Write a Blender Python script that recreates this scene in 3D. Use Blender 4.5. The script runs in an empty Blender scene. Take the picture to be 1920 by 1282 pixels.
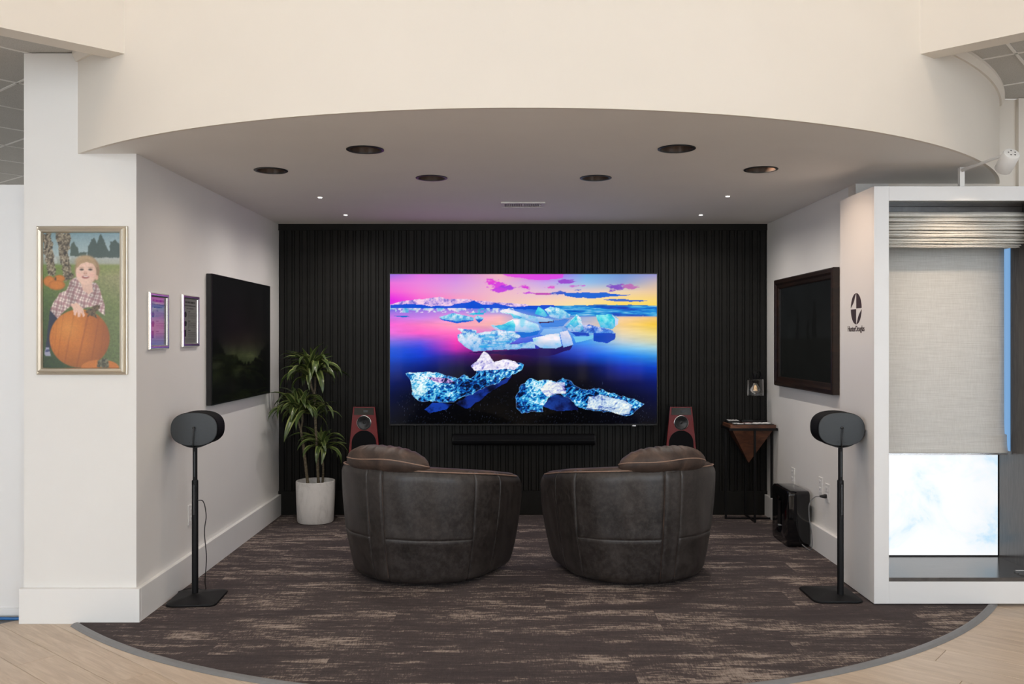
import bpy, bmesh, math, random
import numpy as np
from mathutils import Vector, Matrix

random.seed(7)
PI = math.pi
SC = bpy.context.scene
COL = SC.collection

# ------------------------------------------------------------------ camera
EYE = 1.45
FOC = 1670.0                      # focal length in pixels of the 1920 px frame
cam_d = bpy.data.cameras.new('camera')
cam_d.sensor_width = 36.0
cam_d.lens = FOC * 36.0 / 1920.0
cam_d.shift_x = -1.0 / 1920.0
cam_d.shift_y = -4.0 / 1920.0
cam_d.clip_start = 0.05
cam = bpy.data.objects.new('camera', cam_d)
cam.location = (0, 0, EYE)
cam.rotation_euler = (PI / 2, 0, 0)
COL.objects.link(cam)
SC.camera = cam

# ------------------------------------------------------------------ world, exposure
SC.view_settings.view_transform = 'Standard'
SC.view_settings.look = 'None'
SC.view_settings.exposure = 0.0
SC.view_settings.gamma = 1.0
SC.view_settings.use_curve_mapping = False
world = bpy.data.worlds.new('world')
SC.world = world
world.use_nodes = True
_bg = world.node_tree.nodes['Background']
_bg.inputs[0].default_value = (1.0, 0.965, 0.91, 1)
_bg.inputs[1].default_value = 0.62
ADDED_HIGH = 6.8                # radiance of the unseen clerestory, added to light the alcove
ADDED_SIDE = 10.5                 # radiance of two big unseen windows, added as daylight
WINDOW_REAR = 2.4                 # radiance of the shaded rear windows
CEIL_LAMP_W = 16.0                # warm lamps in the high ceiling


def area_light(name, loc, rot, sx, sy, power, color):
    d = bpy.data.lights.new(name, 'AREA')
    d.shape = 'RECTANGLE'
    d.size, d.size_y = sx, sy
    d.energy = power
    d.color = color
    o = bpy.data.objects.new(name, d)
    o.location = loc
    o.rotation_euler = rot
    COL.objects.link(o)
    return o


for _x in (-2.4, 2.4):
    area_light('high_ceiling_lamp', (_x, 1.9, 4.6), (math.radians(18), 0, 0), 1.6, 0.6, CEIL_LAMP_W, (1.0, 0.78, 0.56))


# ------------------------------------------------------------------ helpers
def s2l(c):
    c = np.asarray(c, dtype=float)
    return np.where(c <= 0.04045, c / 12.92, ((c + 0.055) / 1.055) ** 2.4)


def rgb(r, g, b):
    l = s2l(np.array([r, g, b]) / 255.0)
    return (float(l[0]), float(l[1]), float(l[2]), 1.0)


def wpos(o):
    p = Vector((0, 0, 0))
    while o is not None:
        p += o.location
        o = o.parent
    return p


def tag(o, label, cat, group=None, kind=None):
    o['label'] = label
    o['category'] = cat
    if group:
        o['group'] = group
    if kind:
        o['kind'] = kind
    return o


def thing(name, label, cat, loc=(0, 0, 0), group=None):
    o = bpy.data.objects.new(name, None)
    o.empty_display_size = 0.1
    o.location = loc
    COL.objects.link(o)
    return tag(o, label, cat, group)


def link_mesh(name, me, m, parent=None):
    if m is not None and not me.materials:
        me.materials.append(m)
    o = bpy.data.objects.new(name, me)
    COL.objects.link(o)
    if parent is not None:
        o.parent = parent
    return o


def obj(name, bm, m, parent=None, smooth=False):
    """one mesh object; the bmesh is in world coordinates, made local to the parent here"""
    if parent is not None:
        off = wpos(parent)
        if off.length > 0:
            bmesh.ops.translate(bm, vec=-off, verts=bm.verts[:])
    bmesh.ops.recalc_face_normals(bm, faces=bm.faces[:])
    me = bpy.data.meshes.new(name)
    if smooth:
        for f in bm.faces:
            f.smooth = True
    bm.to_mesh(me)
    bm.free()
    if smooth is True:
        me.set_sharp_from_angle(angle=math.radians(42))
    return link_mesh(name, me, m, parent)


def struct(name, bm, m, label, cat='wall', smooth=False):
    o = obj(name, bm, m, None, smooth)
    o['kind'] = 'structure'
    o['label'] = label
    o['category'] = cat
    return o


def copy_tree(o, parent=None):
    c = o.copy()
    COL.objects.link(c)
    c.parent = parent
    for ch in list(o.children):
        copy_tree(ch, c)
    return c


def B():
    return bmesh.new()


def box(bm, x0, x1, y0, y1, z0, z1, bev=0.0, seg=2):
    vs = bmesh.ops.create_cube(bm, size=1.0)['verts']
    bmesh.ops.scale(bm, vec=(x1 - x0, y1 - y0, z1 - z0), verts=vs)
    bmesh.ops.translate(bm, vec=((x0 + x1) / 2, (y0 + y1) / 2, (z0 + z1) / 2), verts=vs)
    if bev > 0:
        es = list({e for v in vs for e in v.link_edges})
        bmesh.ops.bevel(bm, geom=es, offset=bev, segments=seg, profile=0.5, affect='EDGES')
    return bm


def boxb(*a, **k):
    return box(B(), *a, **k)


def rings(bm, loops, cap0=True, cap1=True, closed=True):
    """skin a list of equally long point loops"""
    V = [[bm.verts.new(p) for p in lp] for lp in loops]
    n = len(V[0])
    for a, b in zip(V[:-1], V[1:]):
        for i in range(n if closed else n - 1):
            j = (i + 1) % n
            try:
                bm.faces.new((a[i], a[j], b[j], b[i]))
            except ValueError:
                pass
    if cap0:
        bm.faces.new(V[0][::-1])
    if cap1:
        bm.faces.new(V[-1])
    return V


def lathe(bm, prof, c, n=32, ax=(0, 0, 1), cap0=True, cap1=True):
    """prof: (radius, height along ax)"""
    q = Vector((0, 0, 1)).rotation_difference(Vector(ax).normalized())
    c = Vector(c)
    lo = []
    for r, h in prof:
        lo.append([c + q @ Vector((r * math.cos(2 * PI * i / n), r * math.sin(2 * PI * i / n), h)) for i in range(n)])
    rings(bm, lo, cap0, cap1)
    return bm


def tube(bm, pts, r, n=8, closed=False, flat=None):
    pts = [Vector(p) for p in pts]
    m = len(pts)
    rr = r if hasattr(r, '__len__') else [r] * m
    lo = []
    prev = None
    for i, p in enumerate(pts):
        a = pts[(i - 1) % m] if (closed or i > 0) else p
        b = pts[(i + 1) % m] if (closed or i < m - 1) else p
        t = (b - a).normalized()
        if prev is None:
            u = t.cross(Vector((0, 0, 1)))
            if u.length < 1e-3:
                u = t.cross(Vector((0, 1, 0)))
            u.normalize()
        else:
            u = (prev - t * prev.dot(t)).normalized()
        prev = u
        w = t.cross(u)
        k = flat if flat else 1.0
        lo.append([p + (u * math.cos(2 * PI * j / n) + w * (k * math.sin(2 * PI * j / n))) * rr[i] for j in range(n)])
    if closed:
        lo.append(lo[0])
        V = [[bm.verts.new(q) for q in l] for l in lo[:-1]]
        for i in range(m):
            a, b2 = V[i], V[(i + 1) % m]
            for j in range(n):
                bm.faces.new((a[j], a[(j + 1) % n], b2[(j + 1) % n], b2[j]))
    else:
        rings(bm, lo)
    return bm


def prism(bm, poly, d, f):
    """extrude a 2-D polygon: f(u, v, w) -> 3-D point, w from 0 to d"""
    a = [bm.verts.new(f(u, v, 0)) for u, v in poly]
    b = [bm.verts.new(f(u, v, d)) for u, v in poly]
    n = len(poly)
    bm.faces.new(a)
    bm.faces.new(b[::-1])
    for i in range(n):
        j = (i + 1) % n
        bm.faces.new((a[i], b[i], b[j], a[j]))
    return bm


def smoothpath(pts, k=8):
    """Catmull-Rom through the points"""
    P = [Vector(p) for p in pts]
    P = [P[0] * 2 - P[1]] + P + [P[-1] * 2 - P[-2]]
    out = []
    for i in range(1, len(P) - 2):
        for s in range(k):
            t = s / k
            a, b, c, d = P[i - 1], P[i], P[i + 1], P[i + 2]
            out.append(0.5 * ((2 * b) + (c - a) * t + (2 * a - 5 * b + 4 * c - d) * t * t + (3 * b - a - 3 * c + d) * t ** 3))
    out.append(P[-2])
    return out


def rrect(w, h, r, n=6):
    out = []
    for cx, cy, a0 in ((w / 2 - r, h / 2 - r, 0), (-w / 2 + r, h / 2 - r, 90), (-w / 2 + r, -h / 2 + r, 180), (w / 2 - r, -h / 2 + r, 270)):
        for i in range(n + 1):
            a = math.radians(a0 + 90 * i / n)
            out.append((cx + r * math.cos(a), cy + r * math.sin(a)))
    return out


# ------------------------------------------------------------------ materials
class NT:
    def __init__(s, name):
        s.m = bpy.data.materials.new(name)
        s.m.use_nodes = True
        s.t = s.m.node_tree
        s.p = s.t.nodes['Principled BSDF']

    def n(s, typ, **kw):
        nd = s.t.nodes.new(typ)
        for k, v in kw.items():
            setattr(nd, k, v)
        return nd

    def l(s, a, b):
        s.t.links.new(a, b)

    def coord(s, scale=(1, 1, 1), kind='Object', rot=(0, 0, 0)):
        tc = s.n('ShaderNodeTexCoord')
        mp = s.n('ShaderNodeMapping')
        mp.inputs['Scale'].default_value = scale
        mp.inputs['Rotation'].default_value = rot
        s.l(tc.outputs[kind], mp.inputs[0])
        return mp.outputs[0]

    def noise(s, vec, scale, detail=3, rough=0.55, dist=0.0):
        nd = s.n('ShaderNodeTexNoise')
        nd.inputs['Scale'].default_value = scale
        nd.inputs['Detail'].default_value = detail
        nd.inputs['Roughness'].default_value = rough
        nd.inputs['Distortion'].default_value = dist
        if vec is not None:
            s.l(vec, nd.inputs['Vector'])
        return nd.outputs[0]

    def ramp(s, fac, stops):
        r = s.n('ShaderNodeValToRGB')
        el = r.color_ramp.elements
        while len(el) < len(stops):
            el.new(0.5)
        for e, (p, c) in zip(el, stops):
            e.position = p
            e.color = c if len(c) == 4 else (*c, 1)
        s.l(fac, r.inputs[0])
        return r.outputs[0]

    def mix(s, fac, a, b, mode='MIX'):
        m = s.n('ShaderNodeMix', data_type='RGBA', blend_type=mode)
        for sock, v in ((m.inputs[0], fac), (m.inputs[6], a), (m.inputs[7], b)):
            if hasattr(v, 'is_output'):
                s.l(v, sock)
            else:
                sock.default_value = v
        return m.outputs[2]

    def math(s, op, a, b=None):
        m = s.n('ShaderNodeMath', operation=op)
        for i, v in enumerate((a, b)):
            if v is None:
                continue
            if hasattr(v, 'is_output'):
                s.l(v, m.inputs[i])
            else:
                m.inputs[i].default_value = v
        return m.outputs[0]

    def bump(s, h, strength=0.2, dist=0.002):
        b = s.n('ShaderNodeBump')
        b.inputs['Strength'].default_value = strength
        b.inputs['Distance'].default_value = dist
        s.l(h, b.inputs['Height'])
        s.l(b.outputs[0], s.p.inputs['Normal'])

    def set(s, color=None, rough=None, metal=None, spec=None, coat=None, trans=None, ior=None, emit=None, estr=None, alpha=None):
        P = s.p.inputs
        for k, v in (('Base Color', color), ('Roughness', rough), ('Metallic', metal), ('Specular IOR Level', spec), ('Coat Weight', coat),
                     ('Transmission Weight', trans), ('IOR', ior), ('Emission Color', emit), ('Emission Strength', estr), ('Alpha', alpha)):
            if v is None:
                continue
            if hasattr(v, 'is_output'):
                s.l(v, P[k])
            else:
                P[k].default_value = v
        return s


def mat(name, c, rough=0.5, metal=0.0, var=0.06, scale=30.0, bump=0.0, bscale=300.0, spec=None, coat=None):
    """plain procedural finish: a colour with slight noise variation and a fine relief"""
    t = NT(name)
    v = t.coord()
    n = t.noise(v, scale, 4)
    d = tuple(x * (1 - var) for x in c[:3]) + (1,)
    e = tuple(min(1, x * (1 + var)) for x in c[:3]) + (1,)
    t.set(color=t.ramp(n, [(0.3, d), (0.7, e)]), rough=rough, metal=metal, spec=spec, coat=coat)
    if bump > 0:
        t.bump(t.noise(v, bscale, 2), bump, 0.001)
    return t.m


def emat(name, c, strength):
    t = NT(name)
    t.set(color=(0.02, 0.02, 0.02, 1), emit=c, estr=strength, rough=0.4)
    return t.m


M = {}
M['paint'] = mat('wall_paint', (0.80, 0.782, 0.752), 0.62, var=0.012, scale=3, bump=0.12, bscale=420)
M['cream'] = mat('cream_wall_paint', (0.775, 0.715, 0.635), 0.62, var=0.012, scale=3, bump=0.12, bscale=420)
M['ceil_paint'] = mat('soffit_paint', (0.85, 0.825, 0.79), 0.75, var=0.012, scale=3, bump=0.15, bscale=420)
M['trim'] = mat('trim_paint', (0.83, 0.82, 0.80), 0.38, var=0.01, scale=3)
M['white_lam'] = mat('white_laminate', (0.765, 0.76, 0.755), 0.35, var=0.008, scale=3)
M['black_wall'] = mat('black_wall_paint', (0.0130, 0.0128, 0.0118), 0.62, var=0.12, scale=14, bump=0.1, bscale=200, spec=0.16)
M['groove_shade'] = mat('black_groove_shade', (0.0060, 0.0060, 0.0058), 0.8, var=0.1, scale=14, spec=0.05)  # groove shade put into the colour, darker than the slats
M['black_plastic'] = mat('black_plastic', (0.008, 0.008, 0.009), 0.38, var=0.1, scale=60)
M['black_metal'] = mat('black_metal', (0.006, 0.006, 0.007), 0.5, metal=0.0, spec=0.2, var=0.1, scale=60)
M['black_gloss'] = mat('black_gloss', (0.004, 0.004, 0.005), 0.08, var=0.1, scale=20)
M['grille'] = mat('speaker_grille', (0.004, 0.004, 0.005), 0.75, var=0.2, scale=600, spec=0.12)
M['slate'] = mat('slate_plastic', (0.035, 0.042, 0.048), 0.55, var=0.06, scale=90, bump=0.1, bscale=900)
M['silver'] = mat('silver_metal', (0.78, 0.77, 0.75), 0.22, metal=1.0, var=0.03, scale=20)
M['chrome'] = mat('brushed_chrome', (0.55, 0.55, 0.56), 0.25, metal=1.0, var=0.04, scale=20)
M['champagne'] = mat('champagne_metal', (0.66, 0.60, 0.50), 0.33, metal=0.75, var=0.03, scale=10)
M['white_plastic'] = mat('white_plastic', (0.78, 0.77, 0.75), 0.4, var=0.01, scale=30)
M['steel_grey'] = mat('grey_edge_strip', (0.20, 0.20, 0.205), 0.45, var=0.05, scale=30)
M['red_lacquer'] = mat('red_lacquer', (0.13, 0.0045, 0.008), 0.16, var=0.06, scale=8, spec=0.35)
M['tan_thread'] = mat('tan_piping', (0.26, 0.165, 0.12), 0.55, var=0.12, scale=120)
M['bronze'] = mat('bronze_baffle', (0.036, 0.024, 0.018), 0.35, metal=0.4, var=0.1, scale=40)
M['blue_cable'] = mat('blue_cable', (0.02, 0.13, 0.36), 0.45, var=0.05, scale=40)
M['card'] = mat('white_card', (0.80, 0.79, 0.78), 0.55, var=0.02, scale=40)
M['pink_card'] = mat('pale_pink_card', (0.62, 0.44, 0.44), 0.55, var=0.02, scale=40)
M['logo'] = mat('dark_brown_vinyl', (0.034, 0.017, 0.017), 0.5, var=0.05, scale=40)
M['soil'] = mat('potting_soil', (0.02, 0.014, 0.01), 0.9, var=0.4, scale=80, bump=0.6, bscale=120)
M['paper_ink'] = mat('black_print', (0.012, 0.012, 0.013), 0.6, var=0.05, scale=40)
M['grey_print'] = mat('grey_print', (0.10, 0.10, 0.10), 0.6, var=0.05, scale=40)
M['paper'] = mat('paper', (0.62, 0.62, 0.60), 0.6, var=0.02, scale=30)
M['black_frame'] = mat('tv_bezel', (0.012, 0.012, 0.012), 0.3, metal=0.5, var=0.05, scale=30)


def _leather():
    t = NT('distressed_brown_leather')
    v = t.coord()
    n1 = t.noise(v, 5.5, 6, 0.62, 0.35)
    n2 = t.noise(v, 38.0, 5, 0.7)
    n3 = t.noise(v, 260.0, 3, 0.6)
    c = t.ramp(n1, [(0.30, (0.0070, 0.0050, 0.0044)), (0.50, (0.0165, 0.0125, 0.0112)), (0.70, (0.038, 0.031, 0.028))])
    c = t.mix(t.math('MULTIPLY', t.ramp(n2, [(0.42, (0, 0, 0)), (0.72, (1, 1, 1))]), 0.55), c, (0.066, 0.056, 0.051, 1))
    t.set(color=c, rough=t.ramp(n2, [(0.3, (0.34,) * 3), (0.75, (0.52,) * 3)]), spec=0.55)
    t.bump(t.math('ADD', t.math('MULTIPLY', n3, 0.5), n2), 0.22, 0.003)
    return t.m


def _leather_worn():
    t = NT('worn_tan_leather')
    v = t.coord()
    n1 = t.noise(v, 9.0, 6, 0.62, 0.5)
    n2 = t.noise(v, 60.0, 4, 0.6)
    c = t.ramp(n1, [(0.30, (0.030, 0.019, 0.015)), (0.55, (0.066, 0.042, 0.032)), (0.78, (0.15, 0.090, 0.062))])
    t.set(color=c, rough=0.55, spec=0.4)
    t.bump(t.math('ADD', n1, t.math('MULTIPLY', n2, 0.4)), 0.3, 0.006)
    return t.m


def _carpet():
    t = NT('carpet_tile')
    tc = t.n('ShaderNodeTexCoord').outputs['Object']
    sn = t.n('ShaderNodeVectorMath', operation='SNAP')
    sx = t.n('ShaderNodeSeparateXYZ')
    t.l(tc, sx.inputs[0])
    row = t.math('FLOOR', t.math('DIVIDE', sx.outputs[1], 0.34))
    cx = t.n('ShaderNodeCombineXYZ')
    t.l(t.math('ADD', sx.outputs[0], t.math('MULTIPLY', row, 0.57)), cx.inputs[0])
    t.l(sx.outputs[1], cx.inputs[1])
    t.l(cx.outputs[0], sn.inputs[0])
    sn.inputs[1].default_value = (1.36, 0.34, 9.0)
    wn = t.n('ShaderNodeTexWhiteNoise', noise_dimensions='3D')
    t.l(sn.outputs[0], wn.inputs[0])
    sc = t.n('ShaderNodeVectorMath', operation='SCALE')
    t.l(wn.outputs[1], sc.inputs[0])
    sc.inputs[3].default_value = 11.0
    ad = t.n('ShaderNodeVectorMath', operation='ADD')
    t.l(tc, ad.inputs[0])
    t.l(sc.outputs[0], ad.inputs[1])

    def st(sx, sy):
        mp = t.n('ShaderNodeMapping')
        mp.inputs['Scale'].default_value = (sx, sy, 1)
        t.l(ad.outputs[0], mp.inputs[0])
        return mp.outputs[0]
    streak = t.noise(st(2.6, 21.0), 1.0, 5, 0.62, 0.9)
    patch = t.noise(st(1.7, 4.6), 1.0, 4, 0.6, 0.3)
    hatch = t.noise(st(16.0, 120.0), 1.0, 3, 0.6)
    weft = t.noise(st(150.0, 26.0), 1.0, 2, 0.6)
    pile = t.noise(tc, 420.0, 2, 0.6)
    f = t.math('ADD', t.math('MULTIPLY', streak, 0.55), t.math('MULTIPLY', patch, 0.62))
    f = t.math('ADD', f, t.math('MULTIPLY', t.math('SUBTRACT', hatch, 0.5), 0.42))
    f = t.math('ADD', f, t.math('MULTIPLY', t.math('SUBTRACT', weft, 0.5), 0.24))
    c = t.ramp(f, [(0.44, (0.070, 0.058, 0.060)), (0.625, (0.098, 0.080, 0.079)), (0.665, (0.24, 0.192, 0.168)), (0.76, (0.42, 0.35, 0.305))])
    c = t.mix(0.55, c, t.ramp(pile, [(0.25, (0.35, 0.35, 0.35)), (0.75, (1.5, 1.5, 1.5))]), 'MULTIPLY')
    t.set(color=c, rough=0.95, spec=0.12)
    t.bump(pile, 0.55, 0.006)
    return t.m


def _plank():
    t = NT('light_oak_plank')
    oi = t.n('ShaderNodeObjectInfo')
    tc = t.n('ShaderNodeTexCoord').outputs['Object']
    sc = t.n('ShaderNodeVectorMath', operation='SCALE')
    cb = t.n('ShaderNodeCombineXYZ')
    t.l(oi.outputs['Random'], cb.inputs[0])
    t.l(oi.outputs['Random'], cb.inputs[2])
    t.l(cb.outputs[0], sc.inputs[0])
    sc.inputs[3].default_value = 37.0
    ad = t.n('ShaderNodeVectorMath', operation='ADD')
    t.l(tc, ad.inputs[0])
    t.l(sc.outputs[0], ad.inputs[1])
    mp = t.n('ShaderNodeMapping')
    mp.inputs['Scale'].default_value = (1.6, 13, 1)
    t.l(ad.outputs[0], mp.inputs[0])
    g = t.noise(mp.outputs[0], 2.2, 6, 0.6, 0.8)
    mp2 = t.n('ShaderNodeMapping')
    mp2.inputs['Scale'].default_value = (6, 160, 1)
    t.l(ad.outputs[0], mp2.inputs[0])
    g2 = t.noise(mp2.outputs[0], 1.0, 3, 0.6)
    c = t.ramp(g, [(0.3, (0.50, 0.385, 0.28)), (0.55, (0.62, 0.495, 0.375)), (0.75, (0.72, 0.59, 0.465))])
    c = t.mix(0.22, c, t.ramp(g2, [(0.3, (0.5, 0.42, 0.36)), (0.7, (1, 1, 1))]), 'MULTIPLY')
    c = t.mix(t.math('MULTIPLY', oi.outputs['Random'], 0.35), c, (0.70, 0.59, 0.49, 1))
    t.set(color=c, rough=0.42)
    t.bump(g2, 0.12, 0.001)
    return t.m


def _wood(name, stops, sc=(1, 1, 1), rough=0.45):
    t = NT(name)
    v = t.coord(sc)
    g = t.noise(v, 6.0, 6, 0.6, 1.2)
    t.set(color=t.ramp(g, stops), rough=rough)
    t.bump(g, 0.15, 0.002)
    return t.m


def _tile():
    t = NT('acoustic_tile')
    v = t.coord()
    a = t.noise(v, 240.0, 3, 0.7)
    b = t.noise(v, 3.0, 2)
    c = t.ramp(a, [(0.30, (0.36, 0.345, 0.32)), (0.5, (0.60, 0.58, 0.545))])
    c = t.mix(0.25, c, t.ramp(b, [(0.3, (0.85, 0.84, 0.82)), (0.7, (1, 1, 1))]), 'MULTIPLY')
    t.set(color=c, rough=0.9)
    t.bump(a, 0.4, 0.004)
    return t.m


def _pot():
    t = NT('white_marbled_ceramic')
    v = t.coord((1, 1, 0.55), rot=(0.0, 0.5, 0.3))
    a = t.noise(v, 9.0, 7, 0.65, 1.6)
    t.set(color=t.ramp(a, [(0.32, (0.62, 0.61, 0.59)), (0.50, (0.78, 0.77, 0.75)), (0.7, (0.84, 0.83, 0.81))]), rough=0.5)
    return t.m


def _leaf():
    t = NT('striped_green_leaf')
    tc = t.n('ShaderNodeTexCoord')
    sp = t.n('ShaderNodeSeparateXYZ')
    t.l(tc.outputs['Generated'], sp.inputs[0])
    oi = t.n('ShaderNodeObjectInfo')
    w = t.math('ABSOLUTE', t.math('SUBTRACT', sp.outputs[1], 0.5))
    c = t.ramp(w, [(0.0, (0.12, 0.15, 0.042)), (0.08, (0.048, 0.082, 0.022)), (0.22, (0.036, 0.066, 0.016)), (0.31, (0.30, 0.34, 0.11)), (0.48, (0.21, 0.25, 0.075))])
    c = t.mix(t.math('MULTIPLY', oi.outputs['Random'], 0.45), c, (0.040, 0.075, 0.018, 1))
    t.set(color=c, rough=0.36)
    return t.m


def _bark():
    t = NT('pale_ringed_cane')
    v = t.coord((1, 1, 3))
    a = t.noise(v, 60.0, 4, 0.6)
    t.set(color=t.ramp(a, [(0.3, (0.05, 0.038, 0.022)), (0.6, (0.19, 0.155, 0.10)), (0.8, (0.34, 0.29, 0.20))]), rough=0.8)
    t.bump(a, 0.6, 0.004)
    return t.m


def _shade(name, cols, tr):
    t = NT(name)
    v = t.coord((1.2, 1, 60))
    a = t.noise(v, 6.0, 5, 0.65)
    v2 = t.coord((60, 1, 4))
    b = t.noise(v2, 5.0, 3, 0.6)
    c = t.ramp(t.math('ADD', t.math('MULTIPLY', a, 0.7), t.math('MULTIPLY', b, 0.3)), [(0.35, cols[0]), (0.65, cols[1])])
    t.set(color=c, rough=0.85, spec=0.2)
    t.bump(a, 0.35, 0.003)
    out = t.t.nodes['Material Output']
    tl = t.n('ShaderNodeBsdfTranslucent')
    t.l(c, tl.inputs[0])
    mx = t.n('ShaderNodeMixShader')
    mx.inputs[0].default_value = tr
    t.l(t.p.outputs[0], mx.inputs[1])
    t.l(tl.outputs[0], mx.inputs[2])
    t.l(mx.outputs[0], out.inputs[0])
    return t.m


def _glass(name, rough=0.02, tint=(1, 1, 1, 1), bump=0.0):
    t = NT(name)
    t.set(color=tint, rough=rough, trans=1.0, ior=1.45)
    if bump:
        t.bump(t.noise(t.coord(), 120.0, 2), bump, 0.003)
    return t.m


def _attr_screen(name, strength, rough=0.06, spec=0.5):
    """flat picture held in the mesh's colour attribute, shown by a lit screen behind gloss"""
    t = NT(name)
    a = t.n('ShaderNodeVertexColor', layer_name='picture')
    t.set(color=(0.003, 0.003, 0.003, 1), emit=a.outputs[0], estr=strength, rough=rough, spec=spec)
    return t.m


def _attr_print(name, rough=0.35):
    t = NT(name)
    a = t.n('ShaderNodeVertexColor', layer_name='picture')
    t.set(color=a.outputs[0], rough=rough, spec=0.35)
    return t.m


def _sky_panel():
    t = NT('backlit_cloud_print')
    v = t.coord((1, 1, 1))
    a = t.noise(v, 3.2, 6, 0.6, 0.4)
    c = t.ramp(a, [(0.28, (0.50, 0.77, 0.98)), (0.40, (0.86, 0.94, 1.0)), (0.50, (0.97, 0.985, 1.0))])
    t.set(color=(0.04, 0.04, 0.04, 1), emit=c, estr=0.97, rough=0.3)
    return t.m


M['leather'] = _leather()
M['leather_worn'] = _leather_worn()
M['carpet'] = _carpet()
M['plank'] = _plank()
M['walnut'] = _wood('red_brown_walnut', [(0.3, (0.040, 0.014, 0.007)), (0.5, (0.10, 0.036, 0.018)), (0.72, (0.20, 0.080, 0.040))], (1, 1, 3))
M['dark_wood'] = _wood('dark_brown_frame_wood', [(0.3, (0.006, 0.0035, 0.0028)), (0.55, (0.017, 0.0085, 0.006)), (0.75, (0.034, 0.016, 0.011))], (1, 1, 5), 0.32)
M['grey_wood'] = _wood('dark_grey_laminate', [(0.3, (0.050, 0.045, 0.043)), (0.7, (0.095, 0.085, 0.080))], (1, 12, 1), 0.17)
M['tile'] = _tile()
M['pot'] = _pot()
M['leaf'] = _leaf()
M['bark'] = _bark()
M['shade'] = _shade('woven_roman_shade', [(0.68, 0.66, 0.62), (0.86, 0.845, 0.81)], 0.22)
M['valance'] = _shade('folded_woven_shade', [(0.66, 0.62, 0.56), (0.86, 0.83, 0.77)], 0.03)
M['glass'] = _glass('clear_pane')
M['seeded'] = _glass('seeded_glass', 0.03, (0.93, 0.95, 0.95, 1), 0.5)
M['sky_panel'] = _sky_panel()
M['filament'] = emat('warm_filament', (1.0, 0.62, 0.30, 1), 0.8)
M['can_lens'] = emat('dim_warm_lens', (1.0, 0.60, 0.34, 1), 5.0)
M['pin_lens'] = emat('white_pin_lens', (1.0, 0.95, 0.90, 1), 6.0)
M['blue_glow'] = emat('added_blue_glow', (0.20, 0.50, 0.95, 1), 0.62)
M['lamp_lens'] = emat('warm_lamp_lens', (1.0, 0.82, 0.62, 1), 4.0)
M['added_side'] = emat('added_window_pane', (0.80, 0.90, 1.0, 1), ADDED_SIDE)
M['added_high'] = emat('added_clerestory_pane', (0.95, 0.97, 1.0, 1), ADDED_HIGH)
M['day_rear'] = emat('shaded_window_pane', (1.0, 0.83, 0.64, 1), WINDOW_REAR)
M['tv_screen'] = _attr_screen('lit_television_picture', 1.0, 0.05, 0.07)
M['dim_screen'] = _attr_screen('dim_television_picture', 1.0, 0.12, 0.25)
M['photo_print'] = _attr_print('photo_print')
M['doc_print'] = _attr_print('document_print', 0.5)

# ------------------------------------------------------------------ the setting
ZC = EYE + 0.955                   # soffit height
XL, XR = -1.93, 2.10               # alcove side walls
YB = 7.36                          # back wall
YL, YR = 4.57, 5.45                # front ends of the two side walls
ZT = 2.92                          # suspended ceiling
FC, FR = (0.045, 6.960), 3.30      # curved bulkhead
CC, CR = (0.053, 6.788), 3.198     # curved carpet edge


def arc(c, r, xa, xb, n):
    """points on the camera side of a circle, from x=xa to x=xb"""
    a0 = math.atan2(-math.sqrt(r * r - (xa - c[0]) ** 2), xa - c[0])
    a1 = math.atan2(-math.sqrt(r * r - (xb - c[0]) ** 2), xb - c[0])
    return [(c[0] + r * math.cos(a0 + (a1 - a0) * i / n), c[1] + r * math.sin(a0 + (a1 - a0) * i / n)) for i in range(n + 1)]


# floor base and planks
floor = struct('floor', boxb(-8.8, 8.8, -6.66, 9.0, -0.06, -0.012), M['steel_grey'], 'light oak plank floor around the curved carpet', 'floor')
PL, PW = 1.22, 0.18
pm = bpy.data.meshes.new('plank')
_b = B()
box(_b, -PL / 2 + 0.0008, PL / 2 - 0.0008, -PW / 2 + 0.0008, PW / 2 - 0.0008, -0.012, 0.0, 0.0012, 1)
_b.to_mesh(pm)
_b.free()
pm.materials.append(M['plank'])
ANG = math.radians(-40)
ux, uy = math.cos(ANG), math.sin(ANG)
vx, vy = -uy, ux
for j in range(-45, 46):
    o0 = (j * 0.437) % 1.0
    for i in range(-8, 9):
        u, v = (i + o0) * PL, j * PW
        x, y = u * ux + v * vx, u * uy + v * vy + 3.4
        e = 0.62
        inside = math.hypot(x - CC[0], y - CC[1]) < CR - e and y < 7.5
        if y < 1.9 or y > 5.35 or abs(x) > 3.35 or inside or (x < -2.95 and y > 4.9):
            continue
        o = bpy.data.objects.new('plank', pm)
        COL.objects.link(o)
        o.parent = floor
        o.location = (x, y, 0)
        o.rotation_euler = (0, 0, ANG)
# plain floor finish where no plank can be told apart
_b = boxb(-8.8, 8.8, -6.5, 1.75, -0.012, -0.004)
fo = obj('far_floor', _b, M['plank'], floor)

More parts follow.
